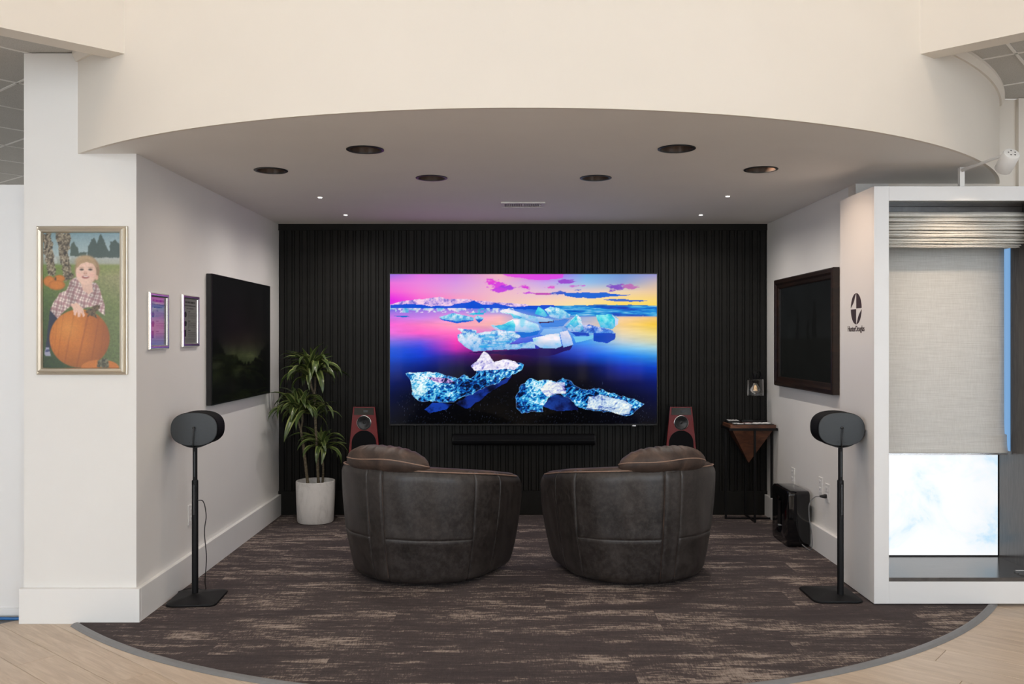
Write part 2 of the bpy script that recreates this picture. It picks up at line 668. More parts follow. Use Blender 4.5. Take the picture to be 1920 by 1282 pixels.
# carpet and edge strip
ca = arc(CC, CR, -2.205, 2.62, 72)
poly = ca + [(2.62, 5.40), (XR, 5.44), (XR, YB), (XL, YB), (XL, YL - 0.01), (-2.205, YL - 0.01)]
_b = B()
prism(_b, poly, 0.008, lambda u, v, w: (u, v, 0.001 + w))
tag(obj('carpet', _b, M['carpet']), 'dark charcoal carpet with beige streaks filling the alcove to a curved edge', 'carpet')
_b = B()
loops = []
prof = [(-0.004, 0.0), (-0.004, 0.0115), (0.006, 0.0135), (0.022, 0.010), (0.034, 0.0012), (0.034, 0.0)]
for x, y in arc(CC, CR, -2.215, 2.63, 72):
    n = Vector((x - CC[0], y - CC[1], 0)).normalized()
    loops.append([Vector((x, y, 0)) + n * a + Vector((0, 0, h + 0.0005)) for a, h in prof])
rings(_b, loops)
tag(obj('carpet_edge_strip', _b, M['steel_grey']), 'grey curved edge strip between the carpet and the oak floor', 'edge strip')

# left wall (its front end is the pillar that carries the pumpkin photograph)
struct('wall_left', boxb(-2.507, XL, YL, YB + 0.15, 0, ZT), M['paint'], 'white wall on the left of the alcove, ending in a broad pillar')
struct('wall_right', boxb(XR, XR + 0.2, YR, YB + 0.15, 0, ZC), M['paint'], 'white wall on the right of the alcove with a dark framed screen')
_b = boxb(XR, 3.08, YR, YR + 0.12, 0, ZT)
box(_b, 3.08, 6.2, YR - 0.03, YR + 0.12, 0, ZT)
struct('wall_front_right', _b, M['cream'], 'cream wall behind and above the white window display')

# baseboards
BH, BT = 0.18, 0.026
struct('baseboard_front', boxb(-2.52, XL + BT, YL - BT, YL, 0, BH, 0.002, 1), M['trim'], 'tall white baseboard across the front of the pillar', 'baseboard')
struct('baseboard_left', boxb(XL, XL + BT, YL, YB - 0.03, 0.0, BH, 0.002, 1), M['trim'], 'tall white baseboard along the left alcove wall', 'baseboard')
struct('baseboard_right', boxb(XR - BT, XR, YR + 0.02, YB - 0.03, 0.0, BH, 0.002, 1), M['trim'], 'tall white baseboard along the right alcove wall', 'baseboard')

# back wall with slats
wb = struct('wall_back', boxb(XL, XR, YB, YB + 0.15, 0, ZC), M['groove_shade'], 'black slatted feature wall at the back of the alcove')
obj('top_rail', boxb(XL, XR, YB - 0.020, YB, ZC - 0.052, ZC), M['black_wall'], wb)
obj('bottom_rail', boxb(XL, XR, YB - 0.024, YB, 0, 0.205, 0.002, 1), M['black_wall'], wb)
NS = 64
pit = (XR - XL) / NS
for wid, dep, off in ((0.0375, 0.015, 0.42), (0.0180, 0.009, 0.92)):
    sm = bpy.data.meshes.new('slat')
    _b = boxb(-wid / 2, wid / 2, -dep, 0, 0.205, ZC - 0.052, 0.0015, 1)
    _b.to_mesh(sm)
    _b.free()
    sm.materials.append(M['black_wall'])
    for i in range(NS):
        o = bpy.data.objects.new('slat', sm)
        COL.objects.link(o)
        o.parent = wb
        o.location = (XL + pit * (i + off), YB, 0)

# ---- alcove ceiling with openings for the lamps
CANS = [(-0.739, 4.465), (0.819, 4.443), (-1.361, 5.016), (1.390, 4.985), (-0.477, 5.246), (0.490, 5.246)]
CAN_R = 0.094
fa = arc(FC, FR, -2.2, 2.9, 96)
xr_end = FC[0] + math.sqrt(FR ** 2 - (YR - FC[1]) ** 2)
xl_end = FC[0] - math.sqrt(FR ** 2 - (YL - FC[1]) ** 2)
fa = arc(FC, FR, xl_end, xr_end, 96)
outer = [(x, y) for x, y in fa] + [(XR, YR), (XR, YB), (XL, YB), (XL, YL)]
outer = [p for i, p in enumerate(outer) if i == 0 or (Vector(p) - Vector(outer[i - 1])).length > 1e-4]
_b = B()


def ring_edges(bm, pts, z):
    vs = [bm.verts.new((x, y, z)) for x, y in pts]
    return [bm.edges.new((vs[i], vs[(i + 1) % len(vs)])) for i in range(len(vs))]


eds = ring_edges(_b, outer, ZC)
for cx, cy in CANS:
    eds += ring_edges(_b, [(cx + (CAN_R - 0.008) * math.cos(2 * PI * k / 40), cy + (CAN_R - 0.008) * math.sin(2 * PI * k / 40)) for k in range(40)], ZC)
bmesh.ops.triangle_fill(_b, use_beauty=True, use_dissolve=False, edges=eds)
struct('ceiling', _b, M['ceil_paint'], 'low curved-front ceiling over the alcove', 'ceiling')

# ---- curved bulkhead over the alcove
_b = B()
ZH = 5.0
lo = []
for x, y in fa:
    n = Vector((x - FC[0], y - FC[1], 0)).normalized()
    p = Vector((x, y, 0))
    q = p - n * 0.10
    lo.append([p + Vector((0, 0, ZC - 0.001)), p + Vector((0, 0, ZH)), q + Vector((0, 0, ZH)), q + Vector((0, 0, ZC + 0.004))])
rings(_b, lo)
struct('wall_bulkhead', _b, M['cream'], 'curved cream bulkhead above the alcove opening', smooth=True)

# ---- slanted headers left and right of the bulkhead
ZHD = 2.82


def header(name, p, d, label):
    p = Vector((*p, 0))
    d = Vector((*d, 0)).normalized()
    n = Vector((-d.y, d.x, 0))
    if n.y < 0:
        n = -n
    bm = B()
    a = [p - d * 0.06, p + d * 3.4, p + d * 3.4 + n * 0.12, p - d * 0.06 + n * 0.12]
    rings(bm, [[q + Vector((0, 0, ZHD)) for q in a], [q + Vector((0, 0, ZH)) for q in a]])
    struct(name, bm, M['cream'], label)
    return p, d, n


hL = header('wall_header_left', (-1.859, 4.263), (-0.735, -0.68), 'slanted cream header above the left opening')
hR = header('wall_header_right', (1.957, 4.268), (0.735, -0.68), 'slanted cream header above the right opening')

# ---- suspended tile ceilings beyond the headers


def clip(poly, p, n):
    """keep the side of the line through p that n points to"""
    out = []
    for i in range(len(poly)):
        a, b = poly[i], poly[(i + 1) % len(poly)]
        da, db = (a - p).dot(n), (b - p).dot(n)
        if da >= 0:
            out.append(a)
        if (da >= 0) != (db >= 0):
            out.append(a + (b - a) * (da / (da - db)))
    return out


def tiles(side, hdr, xlim, ylim, org, label):
    bm = B()
    x0, x1 = xlim
    box(bm, x0, x1, ylim[0], ylim[1], ZT + 0.022, ZT + 0.06)
    # cut the backing at the header as well
    p, d, n = hdr
    bmesh.ops.bisect_plane(bm, geom=bm.verts[:] + bm.edges[:] + bm.faces[:], plane_co=p + n * 0.06, plane_no=-n, clear_outer=True)
    s = struct('ceiling_' + side, bm, M['steel_grey'], label, 'ceiling')
    g = 0.61
    e1, e2 = Vector((ux, uy, 0)), Vector((vx, vy, 0))
    for i in range(-9, 10):
        for j in range(-9, 10):
            c = Vector((org[0], org[1], 0)) + e1 * (i * g) + e2 * (j * g)
            h = g / 2 - 0.009
            q = [c + e1 * (a * h) + e2 * (b * h) for a, b in ((-1, -1), (1, -1), (1, 1), (-1, 1))]
            q = clip(q, p + n * 0.121, n)
            for lp, ln in (((x0, 0, 0), (1, 0, 0)), ((x1, 0, 0), (-1, 0, 0)), ((0, ylim[0], 0), (0, 1, 0)), ((0, ylim[1], 0), (0, -1, 0))):
                if len(q) > 2:
                    q = clip(q, Vector(lp), Vector(ln))
            if len(q) < 3:
                continue
            cen = sum(q, Vector()) / len(q)
            if math.hypot(cen.x - FC[0], cen.y - FC[1]) < FR - 0.34 and abs(cen.x) < 2.5:
                continue
            tb = B()
            dz = random.uniform(-0.0015, 0.0015)
            prism(tb, [(a.x, a.y) for a in q], 0.018, lambda u, v, w: (u, v, ZT + 0.004 + dz + w))
            obj('tile', tb, M['tile'], s)
    # T-bars of the grid
    tb = B()
    for k in range(-9, 10):
        for e, f in ((e1, e2), (e2, e1)):
            c = Vector((org[0], org[1], 0)) + f * ((k + 0.5) * g)
            seg = [c - e * 6, c + e * 6]
            w = f * 0.008
            q = [seg[0] - w, seg[1] - w, seg[1] + w, seg[0] + w]
            q = clip(q, p + n * 0.121, n)
            for lp, ln in (((x0, 0, 0), (1, 0, 0)), ((x1, 0, 0), (-1, 0, 0)), ((0, ylim[0], 0), (0, 1, 0)), ((0, ylim[1], 0), (0, -1, 0))):
                if len(q) > 2:
                    q = clip(q, Vector(lp), Vector(ln))
            if len(q) > 2:
                prism(tb, [(a.x, a.y) for a in q], 0.004, lambda u, v, w: (u, v, ZT + 0.001 + w))
    obj('grid_bars', tb, M['ceil_paint'], s)
    return s


tiles('left', hL, (-5.6, -1.99), (3.2, 9.0), (-3.27, 5.07), 'suspended ceiling of rough acoustic tiles on the left')
tiles('right', hR, (2.02, 5.6), (3.2, YR), (3.02, 4.62), 'suspended ceiling of rough acoustic tiles on the right')
# curved wall angle where the tiles meet the bulkhead
for side, xa, xb in (('left', xl_end, -2.02), ('right', 2.06, xr_end - 0.01)):
    _b = B()
    lo = []
    for x, y in arc(FC, FR, xa, xb, 30):
        n = Vector((x - FC[0], y - FC[1], 0)).normalized()
        p = Vector((x, y, 0))
        lo.append([p + n * a + Vector((0, 0, ZT + h)) for a, h in ((0.0, -0.045), (0.012, -0.045), (0.028, -0.012), (0.028, 0.012), (0.0, 0.012))])
    rings(_b, lo)
    struct('trim_1' if side == 'left' else 'trim_2', _b, M['cream'], 'curved edge moulding of the tiled ceiling on the ' + side, 'trim')

# ---- the tall room behind the camera
struct('ceiling_high', boxb(-8.8, 8.8, -6.66, 4.9, ZH, ZH + 0.08), M['paint'], 'high ceiling of the showroom in front of the alcove', 'ceiling')
REAR = [(-2.95, 0.75), (-1.45, 0.70), (-0.35, 0.45), (0.75, 0.35), (1.65, 0.30), (2.65, 0.95)]


def windows(name_wall, axis, pos, spans, za, zb, lo_, hi_, pane_m, first, label, zlo=0.0, zhi=None):
    """a wall along an axis with window openings and glowing panes; spans = (centre, width)"""
    bm = B()

    def bx(a0, a1, z0, z1, t0=0.0, t1=0.16, b=None):
        b = bm if b is None else b
        if axis == 'x':
            box(b, a0, a1, pos - t1, pos - t0, z0, z1)
        elif pos > 0:
            box(b, pos + t0, pos + t1, a0, a1, z0, z1)
        else:
            box(b, pos - t1, pos - t0, a0, a1, z0, z1)
    sp = sorted((c - w / 2, c + w / 2) for c, w in spans)
    bx(lo_, hi_, zlo, za)
    bx(lo_, hi_, zb, ZH if zhi is None else zhi)
    cur = lo_
    for a, b in sp:
        bx(cur, a, za, zb)
        cur = b
    bx(cur, hi_, za, zb)
    struct(name_wall, bm, M['paint'], label)
    for k, (a, b) in enumerate(sp):
        fb = B()
        for q in (a, b - 0.04):
            bx(q, q + 0.04, za, zb, 0.01, 0.12, fb)
        for q in (za, zb - 0.04):
            bx(a, b, q, q + 0.04, 0.01, 0.12, fb)
        w = struct('window_%d' % (first + k), fb, M['trim'], 'tall unseen showroom window behind the photographer', 'window')
        nm = max(1, int(round((b - a) / 0.22)))
        for q in range(1, nm):
            mb = B()
            xx = a + (b - a) * q / nm
            bx(xx - 0.012, xx + 0.012, za + 0.04, zb - 0.04, 0.03, 0.07, mb)
            obj('mullion', mb, M['dark_wood'], w)
        pb = B()
        bx(a + 0.04, b - 0.04, za + 0.04, zb - 0.04, 0.09, 0.10, pb)
        obj('pane', pb, pane_m, w)


windows('wall_rear', 'x', -6.5, REAR, 0.45, 2.5, -3.6, 3.6, M['day_rear'], 1, 'rear wall of the showroom with narrow windows', 0.0, 2.95)
windows('wall_rear_upper', 'x', -6.5, [(-2.4, 2.2), (0.0, 2.2), (2.4, 2.2)], 3.12, 4.75, -3.6, 3.6, M['added_high'], 9, 'upper rear wall of the showroom with added clerestory windows', 2.95, None)  # clerestory added out of view, sends light deep into the alcove
windows('wall_rear_left', 'x', -6.5, [(-6.0, 4.2)], 0.3, 3.2, -8.8, -3.6, M['added_side'], 7, 'rear showroom wall left of the narrow windows, with one added big window')  # big windows left and right are added light sources, unseen
windows('wall_rear_right', 'x', -6.5, [(6.0, 4.2)], 0.3, 3.2, 3.6, 8.8, M['added_side'], 8, 'rear showroom wall right of the narrow windows, with one added big window')
struct('wall_side_left', boxb(-8.96, -8.8, -6.66, 2.0, 0, ZH), M['paint'], 'left showroom wall')
struct('wall_side_right', boxb(8.8, 8.96, -6.66, 2.0, 0, ZH), M['paint'], 'right showroom wall')

# ------------------------------------------------------------------ painted pictures (flat prints and screens)


def vnoise(u, v, fx, fy, seed, octv=4, gain=0.55):
    """smooth value noise on arrays u, v"""
    tot, amp, s = np.zeros_like(u), 1.0, 0.0
    for o in range(octv):
        rs = np.random.RandomState(seed + 17 * o)
        g = rs.rand(64, 64)
        a, b = u * fx, v * fy
        i, j = np.floor(a).astype(int), np.floor(b).astype(int)
        fa_, fb_ = a - i, b - j
        fa_, fb_ = fa_ * fa_ * (3 - 2 * fa_), fb_ * fb_ * (3 - 2 * fb_)
        i0, i1, j0, j1 = i % 64, (i + 1) % 64, j % 64, (j + 1) % 64
        n = (g[j0, i0] * (1 - fa_) + g[j0, i1] * fa_) * (1 - fb_) + (g[j1, i0] * (1 - fa_) + g[j1, i1] * fa_) * fb_
        tot += n * amp
        s += amp
        amp *= gain
        fx, fy = fx * 2.03, fy * 2.03
    return tot / s


def cramp(n, stops):
    xs = [p for p, c in stops]
    return np.stack([np.interp(n, xs, [c[k] for p, c in stops]) for k in range(3)], -1)


class Paint:
    """picture over x0..x1, y0..y1 (y down), colours 0-255"""

    def __init__(s, x0, x1, y0, y1, nu, nv):
        s.X, s.Y = np.meshgrid(np.linspace(x0, x1, nu + 1), np.linspace(y0, y1, nv + 1))
        s.c = np.zeros(s.X.shape + (3,))
        s.U, s.V = (s.X - x0) / (x1 - x0), (s.Y - y0) / (y1 - y0)
        s.nu, s.nv = nu, nv

    def grid(s, xs, rows):
        ys = [r[0] for r in rows]
        cols = np.array([[np.interp(s.X[0], xs, [c[k] for c in r[1]]) for k in range(3)] for r in rows])   # rows,3,W
        for k in range(3):
            for i in range(s.X.shape[1]):
                s.c[:, i, k] = np.interp(s.Y[:, 0], ys, cols[:, k, i])

    def pmask(s, pts, wob=0.0, seed=1):
        X, Y = s.X, s.Y
        if wob:
            X = X + (vnoise(s.U, s.V, 40, 24, seed, 2) - 0.5) * wob
            Y = Y + (vnoise(s.U, s.V, 40, 24, seed + 5, 2) - 0.5) * wob
        m = np.zeros(X.shape, bool)
        n = len(pts)
        for i in range(n):
            (xa, ya), (xb, yb) = pts[i], pts[(i + 1) % n]
            if ya == yb:
                continue
            c = ((ya > Y) != (yb > Y)) & (X < (xb - xa) * (Y - ya) / (yb - ya) + xa)
            m ^= c
        return m

    def put(s, m, col, a=1.0):
        w = (m.astype(float) if m.dtype == bool else m)[..., None] * a
        s.c = s.c * (1 - w) + np.asarray(col, float) * w

    under = None

    def poly(s, pts, col, a=1.0, wob=0.0, seed=1, rim=None):
        m = s.pmask(pts, wob, seed)
        s.put(m, col, a)
        if s.under is not None and isinstance(col, np.ndarray):
            y0, y1 = min(q[1] for q in pts), max(q[1] for q in pts)
            s.put(m * np.clip((s.Y - y0) / (y1 - y0) - 0.35, 0, 1) * 0.9, s.under)
        if rim is not None:
            e = m.copy()
            e[1:] &= m[:-1]
            e[:-1] &= m[1:]
            e[:, 1:] &= m[:, :-1]
            e[:, :-1] &= m[:, 1:]
            s.put(m & ~e, rim, 0.38)

    def ell(s, cx, cy, rx, ry, col, soft=0.0, a=1.0, rot=0.0):
        c, q = math.cos(rot), math.sin(rot)
        dx, dy = s.X - cx, s.Y - cy
        r = np.hypot((dx * c + dy * q) / rx, (-dx * q + dy * c) / ry)
        m = np.clip((1 + soft - r) / (2 * soft), 0, 1) if soft else (r < 1)
        s.put(m, col, a)
        return r

    def blur(s, n):
        for _ in range(n):
            q = np.pad(s.c, ((1, 1), (1, 1), (0, 0)), 'edge')
            s.c = (4 * s.c + 2 * (q[:-2, 1:-1] + q[2:, 1:-1] + q[1:-1, :-2] + q[1:-1, 2:]) + q[:-2, :-2] + q[:-2, 2:] + q[2:, :-2] + q[2:, 2:]) / 16

    def mesh(s, name, f, m, parent):
        """f(u, v): 3-D point, u to the right and v down, both 0..1"""
        me = bpy.data.meshes.new(name)
        nu, nv = s.nu, s.nv
        o, eu, ev = Vector(f(0, 0)), Vector(f(1, 0)), Vector(f(0, 1))
        off = wpos(parent)
        du, dv = np.array(eu - o), np.array(ev - o)
        co = np.array(o - off)[None, None] + s.U[..., None] * du + s.V[..., None] * dv
        nvt = (nu + 1) * (nv + 1)
        me.vertices.add(nvt)
        me.vertices.foreach_set('co', co.reshape(-1).astype(np.float32))
        idx = np.arange(nvt).reshape(nv + 1, nu + 1)
        q = np.stack([idx[1:, :-1], idx[1:, 1:], idx[:-1, 1:], idx[:-1, :-1]], -1).reshape(-1)
        me.loops.add(q.size)
        me.loops.foreach_set('vertex_index', q.astype(np.int32))
        me.polygons.add(nu * nv)
        me.polygons.foreach_set('loop_start', np.arange(0, q.size, 4, dtype=np.int32))
        me.update(calc_edges=True)
        at = me.color_attributes.new('picture', 'FLOAT_COLOR', 'POINT')
        rgba = np.ones((nvt, 4), np.float32)
        rgba[:, :3] = s2l(np.clip(s.c.reshape(-1, 3) / 255.0, 0, 1))
        at.data.foreach_set('color', rgba.reshape(-1))
        me.validate()
        return link_mesh(name, me, m, parent)


ICE = [(0.12, (0, 12, 44)), (0.30, (6, 66, 160)), (0.46, (24, 134, 205)), (0.60, (90, 196, 232)), (0.76, (210, 238, 252)), (1, (255, 255, 255))]


def paint_tv():
    p = Paint(42, 1890, 50, 1090, 520, 294)
    xs = [42, 250, 500, 800, 1100, 1400, 1650, 1890]
    p.grid(xs, [
        (50, [(150, 110, 225), (225, 115, 228), (205, 130, 228), (242, 180, 190), (205, 80, 238), (110, 172, 230), (112, 150, 215), (155, 150, 208)]),
        (110, [(235, 112, 218), (235, 132, 222), (218, 150, 226), (236, 180, 206), (200, 165, 232), (150, 192, 232), (142, 162, 212), (205, 184, 178)]),
        (170, [(246, 92, 215), (246, 130, 212), (228, 160, 216), (242, 186, 200), (226, 192, 216), (232, 206, 200), (236, 212, 180), (236, 200, 158)]),
        (230, [(226, 30, 226), (250, 102, 206), (250, 150, 190), (240, 192, 196), (246, 206, 190), (250, 222, 168), (252, 216, 128), (250, 215, 118)]),
        (268, [(220, 40, 222), (245, 110, 212), (245, 160, 190), (240, 202, 180), (246, 216, 180), (250, 226, 158), (255, 222, 88), (250, 216, 98)]),
        (284, [(90, 90, 222), (110, 110, 222), (120, 120, 226), (60, 120, 226), (16, 112, 216), (10, 116, 216), (10, 110, 205), (20, 126, 212)]),
        (312, [(150, 112, 226), (172, 122, 226), (190, 130, 226), (150, 150, 230), (30, 112, 220), (6, 92, 206), (6, 80, 196), (14, 92, 206)]),
        (338, [(190, 112, 226), (186, 126, 230), (220, 146, 220), (236, 176, 200), (60, 124, 222), (70, 130, 220), (120, 140, 205), (110, 130, 205)]),
        (350, [(205, 110, 226), (198, 130, 230), (234, 150, 214), (246, 182, 190), (80, 130, 222), (160, 175, 212), (246, 206, 165), (242, 196, 120)]),
        (400, [(250, 100, 216), (255, 126, 200), (255, 165, 186), (250, 186, 180), (120, 172, 236), (200, 192, 212), (246, 206, 136), (246, 202, 66)]),
        (460, [(230, 110, 216), (255, 96, 200), (255, 110, 190), (200, 140, 222), (60, 130, 232), (110, 172, 236), (236, 216, 178), (236, 212, 126)]),
        (520, [(120, 110, 226), (110, 88, 226), (242, 60, 180), (120, 100, 222), (30, 90, 222), (60, 150, 236), (190, 206, 216), (216, 216, 178)]),
        (570, [(40, 90, 216), (40, 70, 222), (202, 40, 172), (90, 30, 110), (40, 40, 160), (60, 110, 232), (100, 182, 242), (150, 202, 226)]),
        (620, [(15, 80, 212), (15, 60, 202), (72, 25, 130), (62, 10, 60), (30, 20, 90), (25, 70, 202), (10, 112, 236), (60, 150, 226)]),
        (700, [(10, 50, 150), (5, 30, 122), (10, 15, 62), (20, 5, 25), (10, 8, 30), (5, 10, 52), (5, 42, 172), (5, 62, 192)]),
        (800, [(5, 25, 92), (3, 10, 62), (3, 6, 26), (3, 3, 10), (3, 3, 10), (3, 4, 20), (3, 10, 72), (4, 22, 104)]),
        (900, [(4, 14, 56), (2, 4, 20), (1, 2, 8), (1, 1, 3), (1, 1, 4), (1, 2, 8), (2, 3, 26), (4, 12, 62)]),
        (1090, [(10, 14, 24), (0, 0, 2), (0, 0, 1), (0, 0, 0), (0, 0, 1), (0, 0, 2), (1, 1, 8), (6, 6, 14)])])
    nz = vnoise(p.U, p.V, 26, 16, 3, 5, 0.6)
    fine = vnoise(p.U, p.V, 75, 46, 9, 4, 0.7)
    str_ = vnoise(p.U, p.V, 14, 60, 21, 4, 0.6)
    wisp = vnoise(p.U, p.V, 34, 44, 91, 4, 0.7)
    # clouds
    p.poly([(800, 40), (1250, 40), (1235, 76), (1130, 94), (1010, 88), (930, 74), (860, 68)], (226, 66, 226), 0.85, 14, 2)
    for cx, cy, rx, ry, c in ((735, 105, 45, 22, (226, 60, 214)), (790, 128, 60, 16, (214, 64, 222)), (860, 145, 50, 15, (166, 60, 224)), (800, 160, 46, 12, (196, 64, 224)),
                              (975, 140, 34, 16, (216, 56, 214)), (990, 180, 42, 12, (196, 66, 222)), (1085, 187, 45, 5, (190, 70, 180)), (1150, 142, 34, 8, (224, 92, 205)),
                              (1255, 104, 46, 14, (152, 72, 206)), (1330, 130, 50, 9, (200, 110, 210)), (1345, 160, 30, 8, (70, 90, 200)), (1215, 182, 34, 12, (60, 90, 204)),
                              (1605, 142, 66, 17, (128, 76, 196)), (1700, 138, 46, 14, (190, 110, 180))):
        d = np.hypot((p.X - cx) / rx, (p.Y - cy) / ry) + (wisp - 0.5) * 3.2
        p.put(np.clip((1.2 - d) * 2.2, 0, 1), c, 0.95)
    p.poly([(1250, 182), (1400, 174), (1540, 178), (1625, 190), (1720, 196), (1560, 206), (1450, 216), (1320, 210), (1255, 200)], (24, 96, 214), 0.95, 12, 4)
    p.poly([(1510, 226), (1590, 219), (1700, 226), (1840, 234), (1780, 242), (1620, 238)], (40, 92, 204), 0.9, 8, 5)
    # mountains
    snow = cramp(fine, [(0.3, (120, 110, 205)), (0.46, (200, 172, 232)), (0.65, (248, 214, 236))])
    p.poly([(42, 262), (120, 236), (250, 224), (320, 214), (390, 208), (430, 220), (560, 222), (700, 238), (860, 250), (1000, 262), (1000, 290), (42, 290)], snow, 0.95, 10, 6)
    p.poly([(42, 262), (160, 256), (250, 262), (330, 272), (470, 268), (490, 256), (560, 250), (625, 232), (680, 262), (740, 258), (770, 250), (850, 268), (900, 276), (1060, 266), (1170, 262),
            (1200, 272), (1890, 274), (1890, 285), (1200, 300), (850, 290), (42, 288)], (10, 78, 212), 1, 8, 7)
    p.put(p.pmask([(1180, 268), (1500, 262), (1890, 266), (1890, 342), (1300, 338), (1180, 310)], 6, 8), cramp(str_, [(0.3, (4, 60, 180)), (0.5, (16, 130, 215)), (0.62, (70, 180, 225)), (0.75, (170, 215, 240))]), 0.85)
    icel = np.clip((vnoise(p.U, p.V, 90, 60, 33, 3, 0.6) - 0.46) * 9, 0, 1) * ((p.Y > 284) & (p.Y < 318) & (p.X < 900))
    p.put(icel, cramp(nz, [(0.3, (60, 170, 220)), (0.6, (240, 225, 240))]), 0.95)
    # floating bergs
    soft = cramp(fine, [(0.28, (70, 165, 225)), (0.48, (150, 222, 240)), (0.62, (226, 240, 248)), (0.8, (250, 238, 246))])
    turq = cramp(nz * 0.6 + fine * 0.4, [(0.3, (10, 140, 210)), (0.5, (50, 205, 226)), (0.66, (140, 232, 238))])
    pale = cramp(fine, [(0.28, (60, 120, 215)), (0.42, (140, 200, 236)), (0.55, (206, 226, 244)), (0.75, (240, 238, 250))])
    whit = cramp(nz, [(0.3, (150, 215, 238)), (0.5, (226, 232, 246)), (0.7, (250, 240, 246))])
    p.under = (70, 150, 226)
    p.poly([(60, 340), (150, 337), (180, 344), (130, 350)], (20, 110, 210), 1, 5, 1)
    p.poly([(380, 356), (470, 358), (620, 372), (560, 388), (490, 386), (410, 372)], (20, 96, 214), 1, 8, 2)
    p.poly([(380, 348), (440, 332), (485, 318), (540, 334), (625, 352), (620, 370), (500, 374), (400, 362)], soft, 1, 8, 3)
    p.poly([(575, 326), (640, 316), (695, 318), (690, 332), (620, 334)], turq, 1, 6, 4)
    p.poly([(630, 362), (690, 362), (658, 388)], (20, 96, 200), 1, 4, 5)
    p.poly([(626, 350), (650, 335), (692, 356), (686, 363), (634, 364)], soft, 1, 4, 5)
    p.poly([(1060, 385), (1290, 360), (1240, 410), (1100, 420)], (40, 116, 220), 0.7, 10, 6)
    p.poly([(1045, 325), (1070, 274), (1108, 298), (1135, 338), (1110, 346)], turq, 1, 6, 7)
    p.poly([(1112, 296), (1150, 274), (1230, 292), (1292, 328), (1288, 352), (1210, 362), (1150, 345)], soft, 1, 6, 8)
    p.poly([(1065, 376), (1175, 370), (1175, 384), (1080, 390)], (60, 20, 60), 1, 4, 8)
    p.poly([(800, 304), (850, 290), (905, 306), (1000, 334), (1100, 350), (1172, 364), (1170, 380), (1062, 380), (965, 366), (895, 358), (880, 330), (820, 318)], whit, 1, 6, 9)
    p.poly([(815, 312), (880, 322), (960, 350), (940, 360), (896, 356), (880, 330)], turq, 0.8, 6, 9)
    p.poly([(740, 436), (900, 455), (1080, 440), (1060, 470), (960, 490), (820, 460)], (20, 110, 215), 0.9, 8, 10)
    p.poly([(736, 402), (795, 408), (835, 392), (890, 362), (960, 362), (1068, 400), (1082, 440), (1000, 456), (900, 448), (770, 434)], whit, 1, 6, 11)
    p.poly([(770, 412), (835, 392), (895, 366), (910, 400), (905, 446), (800, 436)], turq, 0.9, 8, 11)
    p.poly([(560, 590), (860, 580), (1060, 565), (1310, 540), (1290, 575), (1140, 618), (760, 605)], (34, 14, 84), 0.85, 10, 12)
    p.poly([(510, 424), (560, 430), (640, 440), (640, 460), (700, 450), (800, 438), (900, 450), (946, 480), (870, 540), (1040, 520), (1050, 562), (850, 572), (620, 586), (560, 552), (515, 512), (510, 470), (545, 455)], pale, 1, 8, 13)
    p.put(p.pmask([(650, 470), (900, 455), (940, 480), (840, 545), (640, 570), (700, 510)]) * np.clip((str_ - 0.5) * 7, 0, 1), (40, 160, 222), 0.8)
    p.poly([(1080, 470), (1110, 430), (1230, 425), (1240, 460), (1160, 480)], (140, 190, 240), 0.8, 8, 14)
    p.poly([(1028, 492), (1150, 466), (1215, 464), (1232, 550), (1190, 568), (1085, 562), (1036, 532)], whit, 1, 6, 15)
    p.poly([(1218, 452), (1272, 440), (1300, 500), (1312, 540), (1242, 558), (1228, 500)], cramp(nz, [(0.3, (196, 205, 238)), (0.7, (246, 240, 250))]), 1, 4, 16)
    p.poly([(1310, 480), (1400, 484), (1472, 468), (1440, 500), (1330, 526)], (120, 205, 240), 0.9, 6, 17)
    p.poly([(1450, 460), (1602, 458), (1602, 500), (1545, 532), (1450, 512)], (12, 66, 190), 0.95, 8, 18)
    p.poly([(1290, 450), (1420, 455), (1420, 480), (1330, 478)], (16, 66, 190), 0.95, 8, 18)
    p.poly([(1245, 412), (1420, 398), (1580, 440), (1600, 462), (1440, 458), (1300, 452)], cramp(fine, [(0.3, (20, 50, 170)), (0.5, (80, 130, 226)), (0.66, (200, 205, 244))]), 1, 8, 19)
    p.poly([(1272, 395), (1332, 330), (1362, 352), (1384, 432), (1352, 450), (1256, 418)], soft, 1, 6, 20)
    p.poly([(1280, 392), (1330, 340), (1352, 400), (1320, 420)], turq, 0.8, 6, 20)
    p.poly([(1468, 334), (1580, 328), (1626, 362), (1620, 396), (1582, 432), (1500, 418), (1484, 380)], turq, 1, 6, 21)
    p.poly([(1575, 330), (1626, 362), (1620, 396), (1598, 410), (1602, 360)], (214, 214, 244), 0.9, 6, 22)
    p.under = None
    # foreground ice
    wu = p.U + 0.012 * (vnoise(p.U, p.V, 22, 14, 81, 3) - 0.5)
    wv = p.V + 0.030 * (vnoise(p.U, p.V, 22, 14, 83, 3) - 0.5)
    rd = 1 - np.abs(2 * vnoise(wu + wv * 0.25, wv, 46, 34, 51, 3, 0.7) - 1) * 1.9          # bright veins in the clear ice
    sp_ = vnoise(wu, wv, 150, 96, 53, 2, 0.8)
    lum = vnoise(wu, wv, 9, 8, 57, 3, 0.6) + 0.10 * np.clip((860 - p.Y) / 120, -1, 1)
    hi = np.clip(0.18 + 0.40 * np.clip(rd, 0, 1) ** 2 + 0.60 * (sp_ - 0.42) + 0.85 * (lum - 0.45), 0, 1)
    hi2 = np.clip(0.52 + 0.30 * (np.clip(rd, 0, 1) ** 2 - 0.4) + 0.45 * (sp_ - 0.5) + 0.6 * (lum - 0.4), 0, 1)
